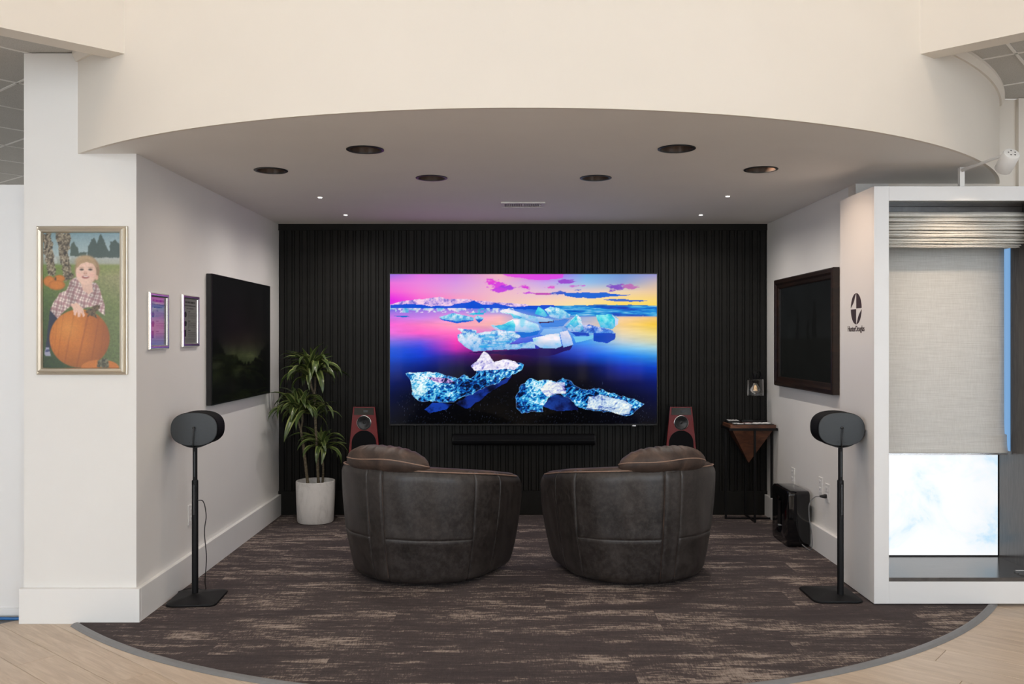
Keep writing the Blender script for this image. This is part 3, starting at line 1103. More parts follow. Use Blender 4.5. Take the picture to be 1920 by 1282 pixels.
    p.poly([(500, 950), (600, 876), (700, 830), (890, 750), (850, 800), (760, 850), (660, 930), (560, 990)], cramp(nz, [(0.3, (2, 6, 36)), (0.62, (14, 46, 140))]), 1, 22, 23)
    p.poly([(280, 990), (330, 944), (470, 950), (430, 990), (320, 1010)], cramp(nz, [(0.3, (2, 6, 40)), (0.62, (20, 60, 165))]), 1, 14, 24)
    p.poly([(155, 742), (330, 733), (460, 752), (510, 772), (556, 742), (600, 770), (640, 730), (640, 700), (930, 660), (965, 684), (950, 722), (890, 740), (800, 800), (690, 840), (560, 900), (480, 942), (235, 932), (205, 900), (185, 820)], cramp(hi, ICE), 1, 26, 25, (205, 225, 250))
    p.poly([(290, 765), (440, 770), (505, 800), (470, 812), (360, 802)], cramp(hi, [(0.3, (12, 10, 50)), (0.6, (214, 110, 200)), (0.8, (250, 190, 230))]), 0.7, 12, 26)
    p.poly([(190, 830), (285, 800), (300, 860), (230, 925), (206, 896)], cramp(hi2, [(0.3, (20, 110, 200)), (0.55, (150, 222, 236)), (0.8, (240, 250, 252))]), 0.9, 10, 27)
    p.poly([(600, 686), (645, 650), (690, 584), (716, 598), (765, 660), (835, 642), (905, 655), (940, 682), (905, 715), (840, 706), (760, 712), (630, 722)],
           cramp(hi2, [(0.2, (90, 90, 190)), (0.4, (206, 200, 236)), (0.65, (248, 244, 252))]), 1, 10, 28)
    p.poly([(915, 892), (950, 822), (1010, 776), (1120, 784), (1200, 796), (1240, 768), (1290, 792), (1380, 852), (1480, 834), (1560, 872), (1640, 900), (1730, 914), (1796, 950), (1725, 1020), (1672, 1040),
            (1580, 1012), (1400, 984), (1330, 962), (1270, 902), (1200, 884), (1150, 902), (1100, 972), (1100, 1000), (950, 1016), (920, 970)], cramp(hi, ICE), 1, 26, 29, (205, 225, 250))
    p.poly([(1130, 800), (1250, 800), (1262, 880), (1190, 876), (1130, 900), (1085, 850)], cramp(hi2, [(0.25, (60, 40, 150)), (0.45, (190, 190, 236)), (0.7, (250, 246, 240))]), 0.9, 10, 30)
    p.poly([(1420, 905), (1500, 890), (1660, 930), (1720, 960), (1700, 1020), (1650, 1030), (1560, 1000), (1400, 980)], cramp(hi2, [(0.2, (60, 90, 190)), (0.42, (190, 215, 240)), (0.7, (252, 250, 240))]), 0.9, 12, 31)
    p.poly([(1106, 968), (1150, 900), (1205, 886), (1270, 905), (1330, 965), (1345, 990), (1200, 1004)], cramp(nz, [(0.3, (3, 10, 60)), (0.65, (20, 60, 150))]), 1, 8, 32)
    # glints on the black sand
    gl = (vnoise(p.U, p.V, 260, 150, 71, 1) > 0.93) & (p.Y > 780) & (p.c.sum(-1) < 60)
    p.put(gl, (70, 80, 110), 0.6)
    p.c *= np.where((p.Y > 345)[..., None], 0.94 + 0.12 * str_[..., None], 1.0)
    return p


def paint_child():
    p = Paint(146, 712, 150, 1160, 150, 262)
    fine = vnoise(p.U, p.V, 60, 100, 5, 4, 0.7)
    nz = vnoise(p.U, p.V, 9, 14, 8, 4, 0.6)
    p.grid([146, 712], [(150, [(120, 150, 158), (132, 158, 168)]), (320, [(168, 186, 188), (172, 188, 190)]), (332, [(160, 166, 160), (178, 182, 178)]), (378, [(140, 150, 130), (170, 172, 158)]),
                        (395, [(110, 132, 62), (136, 146, 84)]), (480, [(104, 126, 58), (152, 148, 108)]), (700, [(70, 92, 40), (118, 130, 76)]), (1160, [(40, 58, 26), (94, 108, 62)])])
    p.c *= (0.82 + 0.36 * (fine[..., None] - 0.1) * np.clip((p.Y[..., None] - 380) / 100, 0, 1) + 0.14 * (1 - np.clip((p.Y[..., None] - 380) / 100, 0, 1)))
    p.poly([(470, 335), (478, 250), (520, 180), (545, 230), (575, 150), (605, 215), (630, 290), (640, 215), (680, 205), (712, 240), (712, 335)], (62, 76, 70), 0.92, 18, 3)
    p.poly([(340, 320), (345, 250), (372, 212), (402, 270), (410, 300), (470, 290), (470, 330)], (66, 80, 70), 0.9, 14, 4)
    p.put((p.Y > 332) & (p.Y < 380) & (nz > 0.5), (200, 204, 204), 0.5)
    # corn stalks
    for pts in ([(146, 150), (200, 150), (215, 260), (240, 420), (235, 470), (180, 470), (165, 330), (146, 300)], [(232, 150), (345, 150), (350, 230), (330, 300), (350, 420), (372, 480), (300, 520), (285, 400), (262, 280)]):
        p.put(p.pmask(pts, 26, 6), cramp(fine, [(0.3, (40, 34, 26)), (0.5, (112, 98, 78)), (0.7, (176, 164, 140))]), 0.95)
    for cx, cy, rx, ry in ((190, 512, 42, 40), (265, 492, 40, 28), (245, 540, 62, 37)):
        r = p.ell(cx, cy, rx, ry, (196, 118, 40), 0.08)
        p.put(np.clip((r - 0.6) * 2, 0, 1) * (r < 1), (140, 78, 26), 0.6)
    p.poly([(228, 500), (234, 480), (244, 484), (242, 508)], (70, 60, 30))
    # trousers and shoe
    p.poly([(196, 715), (270, 770), (255, 830), (215, 940), (210, 1010), (164, 1010), (178, 900), (188, 790)], (36, 38, 58), 1, 6, 7)
    p.poly([(166, 1006), (190, 1008), (200, 1060), (204, 1076), (158, 1070), (156, 1040)], (150, 150, 172), 1, 4)
    p.poly([(164, 1026), (192, 1022), (196, 1038), (160, 1044)], (62, 66, 104))
    # shirt, plaid
    body = p.pmask([(388, 478), (350, 500), (318, 580), (268, 600), (215, 680), (196, 730), (252, 790), (300, 740), (345, 700), (420, 720), (520, 700), (560, 740), (600, 770), (600, 690), (585, 640), (560, 560), (540, 525), (510, 520), (470, 560), (430, 540)], 6, 9)
    wx = p.X * 0.96 + p.Y * 0.28 + (nz - 0.5) * 30
    wy = p.Y * 0.96 - p.X * 0.28 + (nz - 0.5) * 30
    pl = np.ones(p.c.shape) * np.array((226, 212, 202.0))
    for w_, per, hw, col in ((wx, 46, 9, (142, 98, 104)), (wy, 50, 9, (150, 106, 110)), (wx + 22, 46, 2.5, (110, 76, 88)), (wy + 24, 50, 2.5, (120, 84, 92))):
        k_ = (np.abs((w_ % per) - per / 2) < hw).astype(float)[..., None] * 0.62
        pl = pl * (1 - k_) + np.array(col, float) * k_
    p.put(body, pl * (0.78 + 0.4 * nz[..., None]))
    p.poly([(340, 505), (385, 520), (372, 600), (398, 660), (345, 700), (320, 620)], pl * 0.86, 0.8)
    # neck, head
    p.poly([(420, 520), (505, 520), (515, 590), (480, 610), (440, 580)], (214, 178, 162), 1, 3)
    p.ell(470, 425, 92, 100, (150, 122, 92), 0.06)
    p.ell(455, 360, 72, 44, (176, 150, 116), 0.2)
    p.poly([(545, 400), (562, 430), (552, 480), (520, 520), (500, 500)], (136, 108, 80), 1, 4)
    r = p.ell(462, 448, 76, 92, (226, 190, 172), 0.05)
    p.put(np.clip((p.X - 480) / 90, 0, 1) * (r < 1), (196, 154, 134), 0.8)
    p.poly([(392, 392), (410, 360), (470, 342), (530, 360), (545, 410), (520, 385), (470, 366), (425, 380), (400, 410)], (168, 140, 106), 0.95, 6, 12)
    p.ell(540, 484, 12, 20, (206, 162, 142), 0.1)
    for ex in (430, 494):
        p.ell(ex, 424, 15, 7, (60, 46, 40), 0.25, 0.9)
        p.ell(ex, 408, 18, 4, (170, 134, 110), 0.4, 0.8)
    p.ell(456, 448, 14, 12, (206, 160, 142), 0.4, 0.9)
    for ex in (449, 464):
        p.ell(ex, 455, 3.5, 3, (150, 100, 88), 0.3)
    p.ell(458, 480, 26, 11, (150, 76, 74), 0.2)
    p.ell(460, 476, 18, 5, (232, 222, 214), 0.2)
    for ex in (412, 502):
        p.ell(ex, 466, 18, 15, (232, 176, 164), 0.6, 0.6)
    # big pumpkin
    r = p.ell(414, 940, 222, 218, (192, 112, 36), 0.015)
    m = r < 1
    rib = np.abs(np.sin((p.X - 470 + (p.Y - 800) * 0.22) / np.maximum(0.25, np.sqrt(np.clip(1 - ((p.X - 414) / 230) ** 2, 0, 1))) / 34))
    p.put(m * np.clip(0.30 - rib, 0, 1) * 2.6, (140, 74, 20), 0.75)
    p.put(m * np.clip((p.X - 430) / 220, 0, 1), (128, 66, 26), 0.75)
    p.put(m * np.clip((p.Y - 980) / 200, 0, 1), (120, 66, 22), 0.6)
    p.put(m * np.clip(1 - np.hypot((p.X - 330) / 130, (p.Y - 860) / 130), 0, 1), (226, 156, 72), 0.6)
    # hand on the pumpkin and stem
    p.poly([(345, 680), (400, 678), (440, 715), (455, 770), (440, 782), (425, 750), (420, 780), (402, 782), (396, 745), (384, 772), (372, 764), (366, 720)], (226, 186, 166), 1, 3)
    for x0 in (398, 418, 436):
        p.poly([(x0, 735), (x0 + 3, 735), (x0 + 2, 775), (x0 - 1, 775)], (180, 130, 112), 0.7)
    p.poly([(448, 742), (500, 712), (530, 692), (566, 688), (562, 716), (530, 745), (548, 795), (520, 780), (490, 765), (470, 782), (480, 755)], cramp(fine, [(0.3, (44, 34, 22)), (0.6, (112, 92, 62))]), 1, 6, 14)
    # small pumpkin in front
    p.ell(566, 1160, 140, 60, (190, 112, 44), 0.02)
    p.poly([(545, 1160), (548, 1105), (600, 1090), (626, 1100), (632, 1160)], cramp(fine, [(0.3, (40, 38, 26)), (0.6, (120, 116, 90))]), 1, 8, 15)
    p.blur(1)
    p.c *= (0.93 + 0.14 * fine[..., None])
    return p


def paint_dim(seed, kind):
    p = Paint(0, 160, 0, 100, 96, 60)
    nz = vnoise(p.U, p.V, 5, 4, seed, 4, 0.6)
    if kind == 'dusk':
        p.grid([0, 50, 110, 160], [(0, [(8, 8, 9)] * 4), (40, [(7, 7, 8), (12, 8, 11), (12, 9, 10), (8, 8, 8)]), (52, [(7, 7, 8), (19, 15, 14), (20, 17, 14), (9, 9, 8)]), (64, [(6, 8, 7), (34, 37, 24), (34, 36, 24), (9, 10, 8)]),
                                   (72, [(5, 6, 5), (20, 24, 15), (22, 25, 15), (6, 7, 6)]), (74, [(4, 5, 5)] * 4), (100, [(4, 5, 5)] * 4)])
        p.c *= (0.9 + 1.0 * nz[..., None])
        p.poly([(0, 52), (14, 50), (25, 58), (40, 64), (55, 63), (75, 68), (90, 71), (104, 69), (120, 67), (134, 60), (146, 55), (160, 50), (160, 100), (0, 100)], (5, 6, 5), 0.95, 6, 3)
    else:
        p.grid([0, 160], [(0, [(16, 18, 19), (17, 19, 20)]), (55, [(17, 19, 19), (19, 20, 20)]), (58, [(13, 14, 13), (14, 15, 14)]), (100, [(12, 13, 12), (12, 13, 12)])])
        p.c *= (0.8 + 0.4 * nz[..., None])
        for cx, w, h in ((60, 5, 34), (110, 7, 40), (92, 4, 20)):
            p.poly([(cx - w, 57), (cx - w * 0.8, 57 - h * 0.7), (cx, 57 - h), (cx + w * 0.9, 57 - h * 0.6), (cx + w, 57)], (9, 10, 10), 0.8, 6, 4)
    return p


# ------------------------------------------------------------------ big television on the slatted wall
TX0, TX1, TZ0, TZ1, TY = -1.007, 1.185, 0.752, 1.993, 7.27
tv = thing('television', 'huge wall television showing icebergs on a pink and blue lagoon', 'television', ((TX0 + TX1) / 2, YB - 0.014, TZ0))
obj('back_housing', boxb(TX0 + 0.02, TX1 - 0.02, TY + 0.012, YB - 0.016, TZ0 + 0.02, TZ1 - 0.02, 0.006, 2), M['black_plastic'], tv)
_b = B()
f_ = 0.0075
box(_b, TX0, TX1, TY - 0.006, TY + 0.02, TZ1 - f_, TZ1)
box(_b, TX0, TX1, TY - 0.006, TY + 0.02, TZ0, TZ0 + 0.012)
box(_b, TX0, TX0 + f_, TY - 0.006, TY + 0.02, TZ0 + 0.012, TZ1 - f_)
box(_b, TX1 - f_, TX1, TY - 0.006, TY + 0.02, TZ0 + 0.012, TZ1 - f_)
obj('bezel', _b, M['black_frame'], tv)
sx0, sx1, sz0, sz1 = TX0 + f_, TX1 - f_, TZ0 + 0.012, TZ1 - f_
paint_tv().mesh('screen', lambda u, v: (sx0 + (sx1 - sx0) * u, TY, sz1 + (sz0 - sz1) * v), M['tv_screen'], tv)
obj('maker_badge', boxb(0.978, 1.006, TY - 0.0075, TY - 0.004, TZ0 - 0.006, TZ0 + 0.004), M['chrome'], tv)

# ------------------------------------------------------------------ soundbar
sb = thing('soundbar', 'long black soundbar mounted below the big television', 'soundbar', (0.092, YB - 0.014, 0.635))
_b = B()
lo = []
prof = []
for k in range(17):
    a = PI * k / 16 - PI / 2
    prof.append((-0.055 * math.cos(a) ** 0.7 if math.cos(a) > 0 else 0.0, 0.043 * math.sin(a)))
prof += [(0.055, 0.043), (0.055, -0.043)]
for x in (-0.483, 0.668):
    lo.append([Vector((x, 7.283 + a, 0.635 + h)) for a, h in prof])
rings(_b, lo)
obj('grille_body', _b, M['grille'], sb, True)
for x in (-0.487, 0.668):
    _b = B()
    rings(_b, [[Vector((x + d, 7.283 + a * 1.02, 0.635 + h * 1.02)) for a, h in prof] for d in (0, 0.004)])
    obj('end_cap', _b, M['black_plastic'], sb, True)
obj('trim_ridge', boxb(-0.483, 0.668, 7.2255, 7.2305, 0.632, 0.638), M['black_frame'], sb)

# ------------------------------------------------------------------ dim television on the left wall
yl0, yl1, zl0, zl1 = 5.606, 6.955, 1.036, 1.868
tl = thing('television', 'switched-down black television hung on the left alcove wall', 'television', (XL, (yl0 + yl1) / 2, zl0))
obj('panel', boxb(XL + 0.003, XL + 0.033, yl0, yl1, zl0, zl1, 0.002, 1), M['black_plastic'], tl)
_b = B()
for a in ((yl0, yl1, zl1 - 0.008, zl1), (yl0, yl1, zl0, zl0 + 0.008), (yl0, yl0 + 0.008, zl0 + 0.008, zl1 - 0.008), (yl1 - 0.008, yl1, zl0 + 0.008, zl1 - 0.008)):
    box(_b, XL + 0.033, XL + 0.038, *a)
obj('bezel', _b, M['black_frame'], tl)
paint_dim(4, 'dusk').mesh('screen', lambda u, v: (XL + 0.0345, yl0 + 0.008 + (yl1 - yl0 - 0.016) * u, zl1 - 0.008 - (zl1 - zl0 - 0.016) * v), M['dim_screen'], tl)

# ------------------------------------------------------------------ dark framed screen on the right wall
ya, yb_, za, zb = 5.715, 7.0, 1.095, 1.917
fr = thing('framed_screen', 'dark brown wooden frame around a nearly black landscape on the right alcove wall', 'picture', (XR, (ya + yb_) / 2, za))
fw = 0.072


def frame_side(p0, p1, q0, q1):
    """mitred frame bar between outer points p and inner points q, (y, z) pairs, with a stepped face"""
    bm = B()
    L = []
    for (oy, oz), (iy, iz) in ((p0, q0), (p1, q1)):
        pr = []
        for t, d in ((0, 0.0), (0, 0.040), (0.12, 0.046), (0.42, 0.046), (0.62, 0.036), (0.9, 0.030), (1.0, 0.024), (1.0, 0.0)):
            pr.append(Vector((XR - 0.002 - d, oy + (iy - oy) * t, oz + (iz - oz) * t)))
        L.append(pr)
    rings(bm, L)
    return bm


O_ = [(ya, za), (yb_, za), (yb_, zb), (ya, zb)]
I_ = [(ya + fw, za + fw), (yb_ - fw, za + fw), (yb_ - fw, zb - fw), (ya + fw, zb - fw)]
for k in range(4):
    obj('frame_bar', frame_side(O_[k], O_[(k + 1) % 4], I_[k], I_[(k + 1) % 4]), M['dark_wood'], fr)
paint_dim(9, 'meadow').mesh('screen', lambda u, v: (XR - 0.020, yb_ - fw + 0.004 + (ya - yb_ + 2 * fw - 0.008) * u, zb - fw + 0.004 - (zb - za - 2 * fw + 0.008) * v), M['dim_screen'], fr)

# ------------------------------------------------------------------ framed pumpkin photograph on the pillar
px0, px1, pz0, pz1 = -2.436, -1.972, 1.272, 2.032
ph = thing('framed_photo', 'champagne-framed photo of a toddler in plaid shirt leaning on a pumpkin', 'picture', ((px0 + px1) / 2, YL, pz0))
obj('backing_board', boxb(px0 + 0.014, px1 - 0.014, YL - 0.010, YL - 0.001, pz0 + 0.014, pz1 - 0.014), M['bronze'], ph)


def frame_side2(p0, p1, q0, q1):
    bm = B()
    L = []
    for (ox, oz), (ix, iz) in ((p0, q0), (p1, q1)):
        pr = []
        for t, d in ((0, 0.0), (0.0, 0.012), (0.10, 0.014), (0.34, 0.010), (0.40, 0.030), (0.55, 0.034), (0.85, 0.029), (1.0, 0.018), (1.0, 0.0)):
            pr.append(Vector((ox + (ix - ox) * t, YL - 0.001 - d, oz + (iz - oz) * t)))
        L.append(pr)
    rings(bm, L)
    return bm


w2 = 0.036
O_ = [(px0, pz0), (px1, pz0), (px1, pz1), (px0, pz1)]
I_ = [(px0 + w2, pz0 + w2), (px1 - w2, pz0 + w2), (px1 - w2, pz1 - w2), (px0 + w2, pz1 - w2)]
for k in range(4):
    obj('frame_bar', frame_side2(O_[k], O_[(k + 1) % 4], I_[k], I_[(k + 1) % 4]), M['champagne'], ph)
paint_child().mesh('photo', lambda u, v: (px0 + w2 + (px1 - px0 - 2 * w2) * u, YL - 0.015, pz1 - w2 - (pz1 - pz0 - 2 * w2) * v), M['photo_print'], ph)

# ------------------------------------------------------------------ two silver sign frames on the left wall


def sign_frame(y0, y1, z0, z1, label, header):
    t = thing('sign_frame', label, 'sign', (XL, (y0 + y1) / 2, z0), 'silver sign frames on the left wall')
    obj('backing', boxb(XL + 0.001, XL + 0.006, y0 + 0.004, y1 - 0.004, z0 + 0.004, z1 - 0.004), M['black_plastic'], t)
    w = 0.024

    def bar(p0, p1, q0, q1):
        bm = B()
        L = []
        for (oy, oz), (iy, iz) in ((p0, q0), (p1, q1)):
            L.append([Vector((XL + 0.001 + d, oy + (iy - oy) * k, oz + (iz - oz) * k)) for k, d in ((0, 0.0), (0.0, 0.010), (0.25, 0.017), (0.6, 0.018), (0.9, 0.013), (1.0, 0.009), (1, 0))])
        rings(bm, L)
        return bm
    O = [(y0, z0), (y1, z0), (y1, z1), (y0, z1)]
    I = [(y0 + w, z0 + w), (y1 - w, z0 + w), (y1 - w, z1 - w), (y0 + w, z1 - w)]
    for k in range(4):
        obj('frame_bar', bar(O[k], O[(k + 1) % 4], I[k], I[(k + 1) % 4]), M['silver'], t, True)
    sh = obj('printed_sheet', boxb(XL + 0.006, XL + 0.0072, y0 + w, y1 - w, z0 + w, z1 - w), M['paper'], t)
    # printed matter: headline rows, product silhouettes and fine text rows
    p = Paint(0, 100, 0, 130, 100, 130)
    p.c[:] = (186, 186, 182)
    rs = random.Random(5)

    def textrow(y, x0, x1, h, c):
        x = x0
        while x < x1:
            wd = rs.uniform(1.6, 4.2)
            p.poly([(x, y), (min(x + wd, x1), y), (min(x + wd, x1), y + h), (x, y + h)], c)
            x += wd + rs.uniform(0.7, 1.4)
    textrow(7, 14, 86, 6, (46, 46, 50))
    textrow(18, 10, 90, 4, (50, 50, 54))
    textrow(27, 24, 76, 2.5, (80, 80, 84))
    for k, (yy, kind) in enumerate(((36, 0), (64, 1), (92, 2))):
        if kind == 0:
            p.ell(16, yy + 10, 8, 9, (10, 10, 11))
        elif kind == 1:
            p.ell(16, yy + 7, 9, 6, (10, 10, 11))
            p.ell(16, yy + 13, 7, 4, (10, 10, 11))
        else:
            p.poly([(9, yy), (21, yy), (21, yy + 20), (9, yy + 20)], (10, 10, 11))
        textrow(yy, 36, 52, 2.6, (60, 60, 64))
        for q in range(5):
            textrow(yy + 6 + q * 3.4, 36, 92, 1.3, (118, 118, 120))
    for q in range(3):
        textrow(118 + q * 3.2, 10, 90, 1.2, (128, 128, 130))
    p.mesh('print', lambda u, v: (XL + 0.0074, y0 + w + (y1 - y0 - 2 * w) * u, z1 - w - (z1 - z0 - 2 * w) * v), M['doc_print'], sh)
    obj('clear_cover', boxb(XL + 0.0080, XL + 0.0092, y0 + w * 0.95, y1 - w * 0.95, z0 + w * 0.95, z1 - w * 0.95), M['glass'], t)
    return t


sign_frame(4.703, 4.966, 1.398, 1.704, 'silver sign frame nearest the pillar, its cover mirroring the big television', 1)
sign_frame(5.175, 5.448, 1.408, 1.715, 'silver sign frame with grey printed sheet next to the black wall television', 2)

# ------------------------------------------------------------------ leather swivel armchairs


def chair_curve(th, k, arm=0.30, rx=0.53, ry=0.50):
    """point on the plan outline; th in arc measure: |th|<=90 deg on the round back, beyond on the straight arm"""
    a = math.radians(th)
    if abs(th) <= 90:
        return Vector((k * rx * math.sin(a), -k * ry * math.cos(a), 0))
    s = 1 if th > 0 else -1
    d = (abs(th) - 90) / 40.0 * arm
    return Vector((s * (k * rx - 0.02 * d / arm), d * (0.5 + 0.5 * k), 0))


def chair_top(th):
    t = abs(th)
    if t <= 90:
        return 0.700 - 0.058 * (t / 90.0) ** 2
    return 0.642 - 0.052 * min(1, (t - 90) / 40.0)


SEAM_V = (-6, 6, -69, 69, -95, 95)


def make_chair(name, label):
    t = thing(name, label, 'armchair', (0, 0, 0), 'leather swivel armchairs')
    # --- shell: outer skin, rounded rim, inner skin
    ths = set(np.linspace(-130, 130, 131).tolist())
    for s in SEAM_V:
        for d in (-1.3, -0.8, -0.45, -0.2, 0, 0.2, 0.45, 0.8, 1.3):
            ths.add(s + d)
    ths = sorted(ths)
    vz = sorted(set(np.linspace(0, 1, 34).tolist() + [0.40 + d for d in (-0.012, -0.006, 0, 0.006, 0.012)]))
    TH = 0.125

    def section(th, shrink=0.0):
        zt = chair_top(th)
        pts = []
        arm = max(0.0, (abs(th) - 90) / 40.0)
        for v in vz:
            z = 0.032 + (zt - 0.032) * v
            k = 0.845 + 0.155 * math.sin(v * PI / 2) ** 0.85
            if v > 0.93:
                k -= 0.030 * ((v - 0.93) / 0.07) ** 2
            if v < 0.06:
                k -= 0.035 * ((0.06 - v) / 0.06) ** 2
            g = 0.0
            for s in SEAM_V:
                g += 0.0065 * math.exp(-((th - s) / 0.42) ** 2)
                g -= 0.0035 * math.exp(-((abs(th - s) - 2.2) / 1.5) ** 2)
            if 6.5 < abs(th) < 94:
                vm = 0.40 + (0.035 if abs(th) > 69 else 0.0)
                g += 0.005 * math.exp(-((v - vm) / 0.006) ** 2) * (1 if abs(th) < 69 else 0.8)
                g -= 0.004 * math.exp(-((v - vm) / 0.08) ** 2)
            if abs(th) < 6:
                g -= 0.003
            g += 0.004 * math.sin(th * 0.33 + v * 5.0) * math.sin(v * PI) * 0.6
            pts.append(chair_curve(th, k) * (1 - g * 1.9) + Vector((0, 0, z)))
        # rim over to the inside
        out = pts[-1].copy()
        n = -Vector((out.x, out.y if abs(th) < 90 else 0, 0)).normalized()
        for i in range(1, 8):
            a = PI * i / 8
            pts.append(Vector((out.x, out.y, 0)) + n * (TH / 2 * (1 - math.cos(a))) + Vector((0, 0, zt + 0.020 * math.sin(a))))
        for z in (zt - 0.05, zt - 0.14, 0.40, 0.30):
            pts.append(Vector((out.x, out.y, 0)) + n * (TH + 0.004) + Vector((0, 0, z)))
        b = chair_curve(th, 0.80)
        pts.append(Vector((b.x, b.y, 0.30)) + n * 0.10)
        pts.append(Vector((b.x, b.y, 0.034)) + n * 0.06)
        return pts
    loops = []
    end = section(ths[0])
    for q, sc in ((0.052, 0.30), (0.048, 0.66), (0.036, 0.88), (0.018, 0.98)):
        c = sum(end, Vector()) / len(end)
        loops.append([c + (p - c) * sc + Vector((0, q, 0)) for p in end])
    for th in ths:
        loops.append(section(th))
    end = section(ths[-1])
    for q, sc in ((0.018, 0.98), (0.036, 0.88), (0.048, 0.66), (0.052, 0.30)):
        c = sum(end, Vector()) / len(end)
        loops.append([c + (p - c) * sc + Vector((0, q, 0)) for p in end])
    bm = B()
    rings(bm, loops)
    obj('shell', bm, M['leather'], t, 'all')
    # --- rim piping
    bm = B()
    pts = []
    for th in np.linspace(-128, 128, 120):
        p = chair_curve(th, 0.982) * 0.992
        pts.append(p + Vector((0, 0, chair_top(th) + 0.006)))
    tube(bm, pts, 0.0042, 6)
    obj('rim_piping', bm, M['tan_thread'], t, True)
    # --- worn leather capping on the rim
    bm = B()
    lo = []
    for th in np.linspace(-128, 128, 120):
        o = chair_curve(th, 0.972)
        n = -Vector((o.x, o.y if abs(th) < 90 else 0, 0)).normalized()
        zt = chair_top(th)
        lo.append([o + n * a + Vector((0, 0, zt + h)) for a, h in ((0.006, 0.008), (0.03, 0.0215), (0.06, 0.0245), (0.09, 0.0215), (0.116, 0.010), (0.06, 0.0))])
    rings(bm, lo)
    obj('rim_cap', bm, M['leather_worn'], t, 'all')
    # --- thin stitched lines beside the centre strap
    for s in (-1, 1):
        bm = B()
        pts = []
        for v in np.linspace(0.05, 0.96, 24):
            k = 0.845 + 0.155 * math.sin(v * PI / 2) ** 0.85
            pts.append(chair_curve(s * 6.0, k) * 0.9905 + Vector((0, 0, 0.032 + (chair_top(7.5) - 0.032) * v)))
        tube(bm, pts, 0.0028, 5)
        obj('strap_seam', bm, M['leather_worn'], t, True)
    # --- headrest roll over the back
    bm = B()
    lo = []
    A, HSH = 38.0, 0.0
    for i in range(0, 61):
        u = -1 + 2 * i / 60
        th = u * A + HSH
        e = max(0.0, 1 - abs(u) ** 3.2) ** 0.55
        c = chair_curve(th, 0.86)
        n = Vector((c.x, c.y, 0)).normalized()
        zc = chair_top(th) + 0.054 - 0.012 * u * u - 0.02 * (1 - e)
        ring = []
        for j in range(28):
            a = 2 * PI * j / 28
            wr = 1 + 0.035 * math.sin(u * 34 + 2.0 * math.sin(a)) * max(0, math.sin(a)) + 0.02 * math.sin(u * 61 + a * 2)
            pinch = 1 - 0.05 * math.exp(-((math.sin(a - 0.12)) / 0.10) ** 2) * (1 if math.cos(a) > 0 else 0.4)
            ring.append(c + n * (math.cos(a) * 0.098 * (0.10 + 0.90 * e) * pinch) + Vector((0, 0, zc + math.sin(a) * 0.078 * (0.10 + 0.90 * e) * wr)))
        lo.append(ring)
    rings(bm, lo)
    hr = obj('headrest', bm, M['leather_worn'], t, 'all')
    bm = B()
    pts = []
    for i in range(0, 61):
        u = -0.985 + 1.97 * i / 60
        th = u * A + HSH
        e = max(0.0, 1 - abs(u) ** 3.2) ** 0.55
        c = chair_curve(th, 0.86)
        n = Vector((c.x, c.y, 0)).normalized()
        zc = chair_top(th) + 0.054 - 0.012 * u * u - 0.02 * (1 - e)
        pts.append(c + n * (0.0955 * (0.10 + 0.90 * e)) + Vector((0, 0, zc + 0.008 + 0.006 * math.sin(u * 5.0))))
    tube(bm, pts, 0.0036, 6)
    obj('headrest_piping', bm, M['tan_thread'], hr, True)
    # flap that carries the headrest down to the centre strap
    bm = B()
    lo = []
    for z, k in ((0.66, 0.998), (0.70, 0.988), (0.73, 0.985), (0.755, 0.992)):
        ro = [chair_curve(th, k) + Vector((0, 0, z)) for th in np.linspace(-5.8, 5.8, 9)]
        ri = [chair_curve(th, k - 0.05) + Vector((0, 0, z)) for th in np.linspace(5.8, -5.8, 9)]
        lo.append(ro + ri)
    rings(bm, lo)
    obj('headrest_flap', bm, M['leather'], t, 'all')
    # --- seat and inner back cushions
    bm = B()
    lo = []
    for z, k in ((0.29, 0.90), (0.31, 0.97), (0.36, 1.0), (0.41, 0.98), (0.445, 0.90), (0.46, 0.6), (0.463, 0.2)):
        ring = []
        for i in range(40):
            a = 2 * PI * i / 40
            ca, sa = math.cos(a), math.sin(a)
            ring.append(Vector((0.385 * k * math.copysign(abs(ca) ** 0.7, ca), 0.04 + 0.37 * k * math.copysign(abs(sa) ** 0.7, sa), z)))
        lo.append(ring)
    rings(bm, lo)
    obj('seat_cushion', bm, M['leather'], t, 'all')
    bm = B()
    lo = []
    for th in np.linspace(-62, 62, 40):
        e = max(0.02, 1 - abs(th / 62.0) ** 5) ** 0.5
        c = chair_curve(th, 0.69)
        n = Vector((c.x, c.y, 0)).normalized()
        lo.append([c + n * (0.062 * e * math.cos(2 * PI * j / 20)) + Vector((0, 0, 0.565 + 0.115 * e * math.sin(2 * PI * j / 20))) for j in range(20)])
    rings(bm, lo)
    obj('back_cushion', bm, M['leather'], t, 'all')
    # --- swivel base
    bm = B()
    lathe(bm, [(0.33, 0.010), (0.345, 0.014), (0.345, 0.026), (0.30, 0.036)], (0, 0, 0), 40)
    obj('swivel_base', bm, M['black_metal'], t, True)
    return t


ch = make_chair('leather_armchair', 'dark brown leather swivel armchair left of the pair, turned towards the right')
ch2 = copy_tree(ch)
ch2['label'] = 'dark brown leather swivel armchair right of the pair, turned towards the left'
ch.location = (-0.545, 5.585, 0)
ch.rotation_euler = (0, 0, math.radians(-31))
ch2.location = (0.752, 5.575, 0)
ch2.scale = (0.97, 0.97, 1.0)
ch2.rotation_euler = (0, 0, math.radians(21))

# ------------------------------------------------------------------ rear speakers and their stands


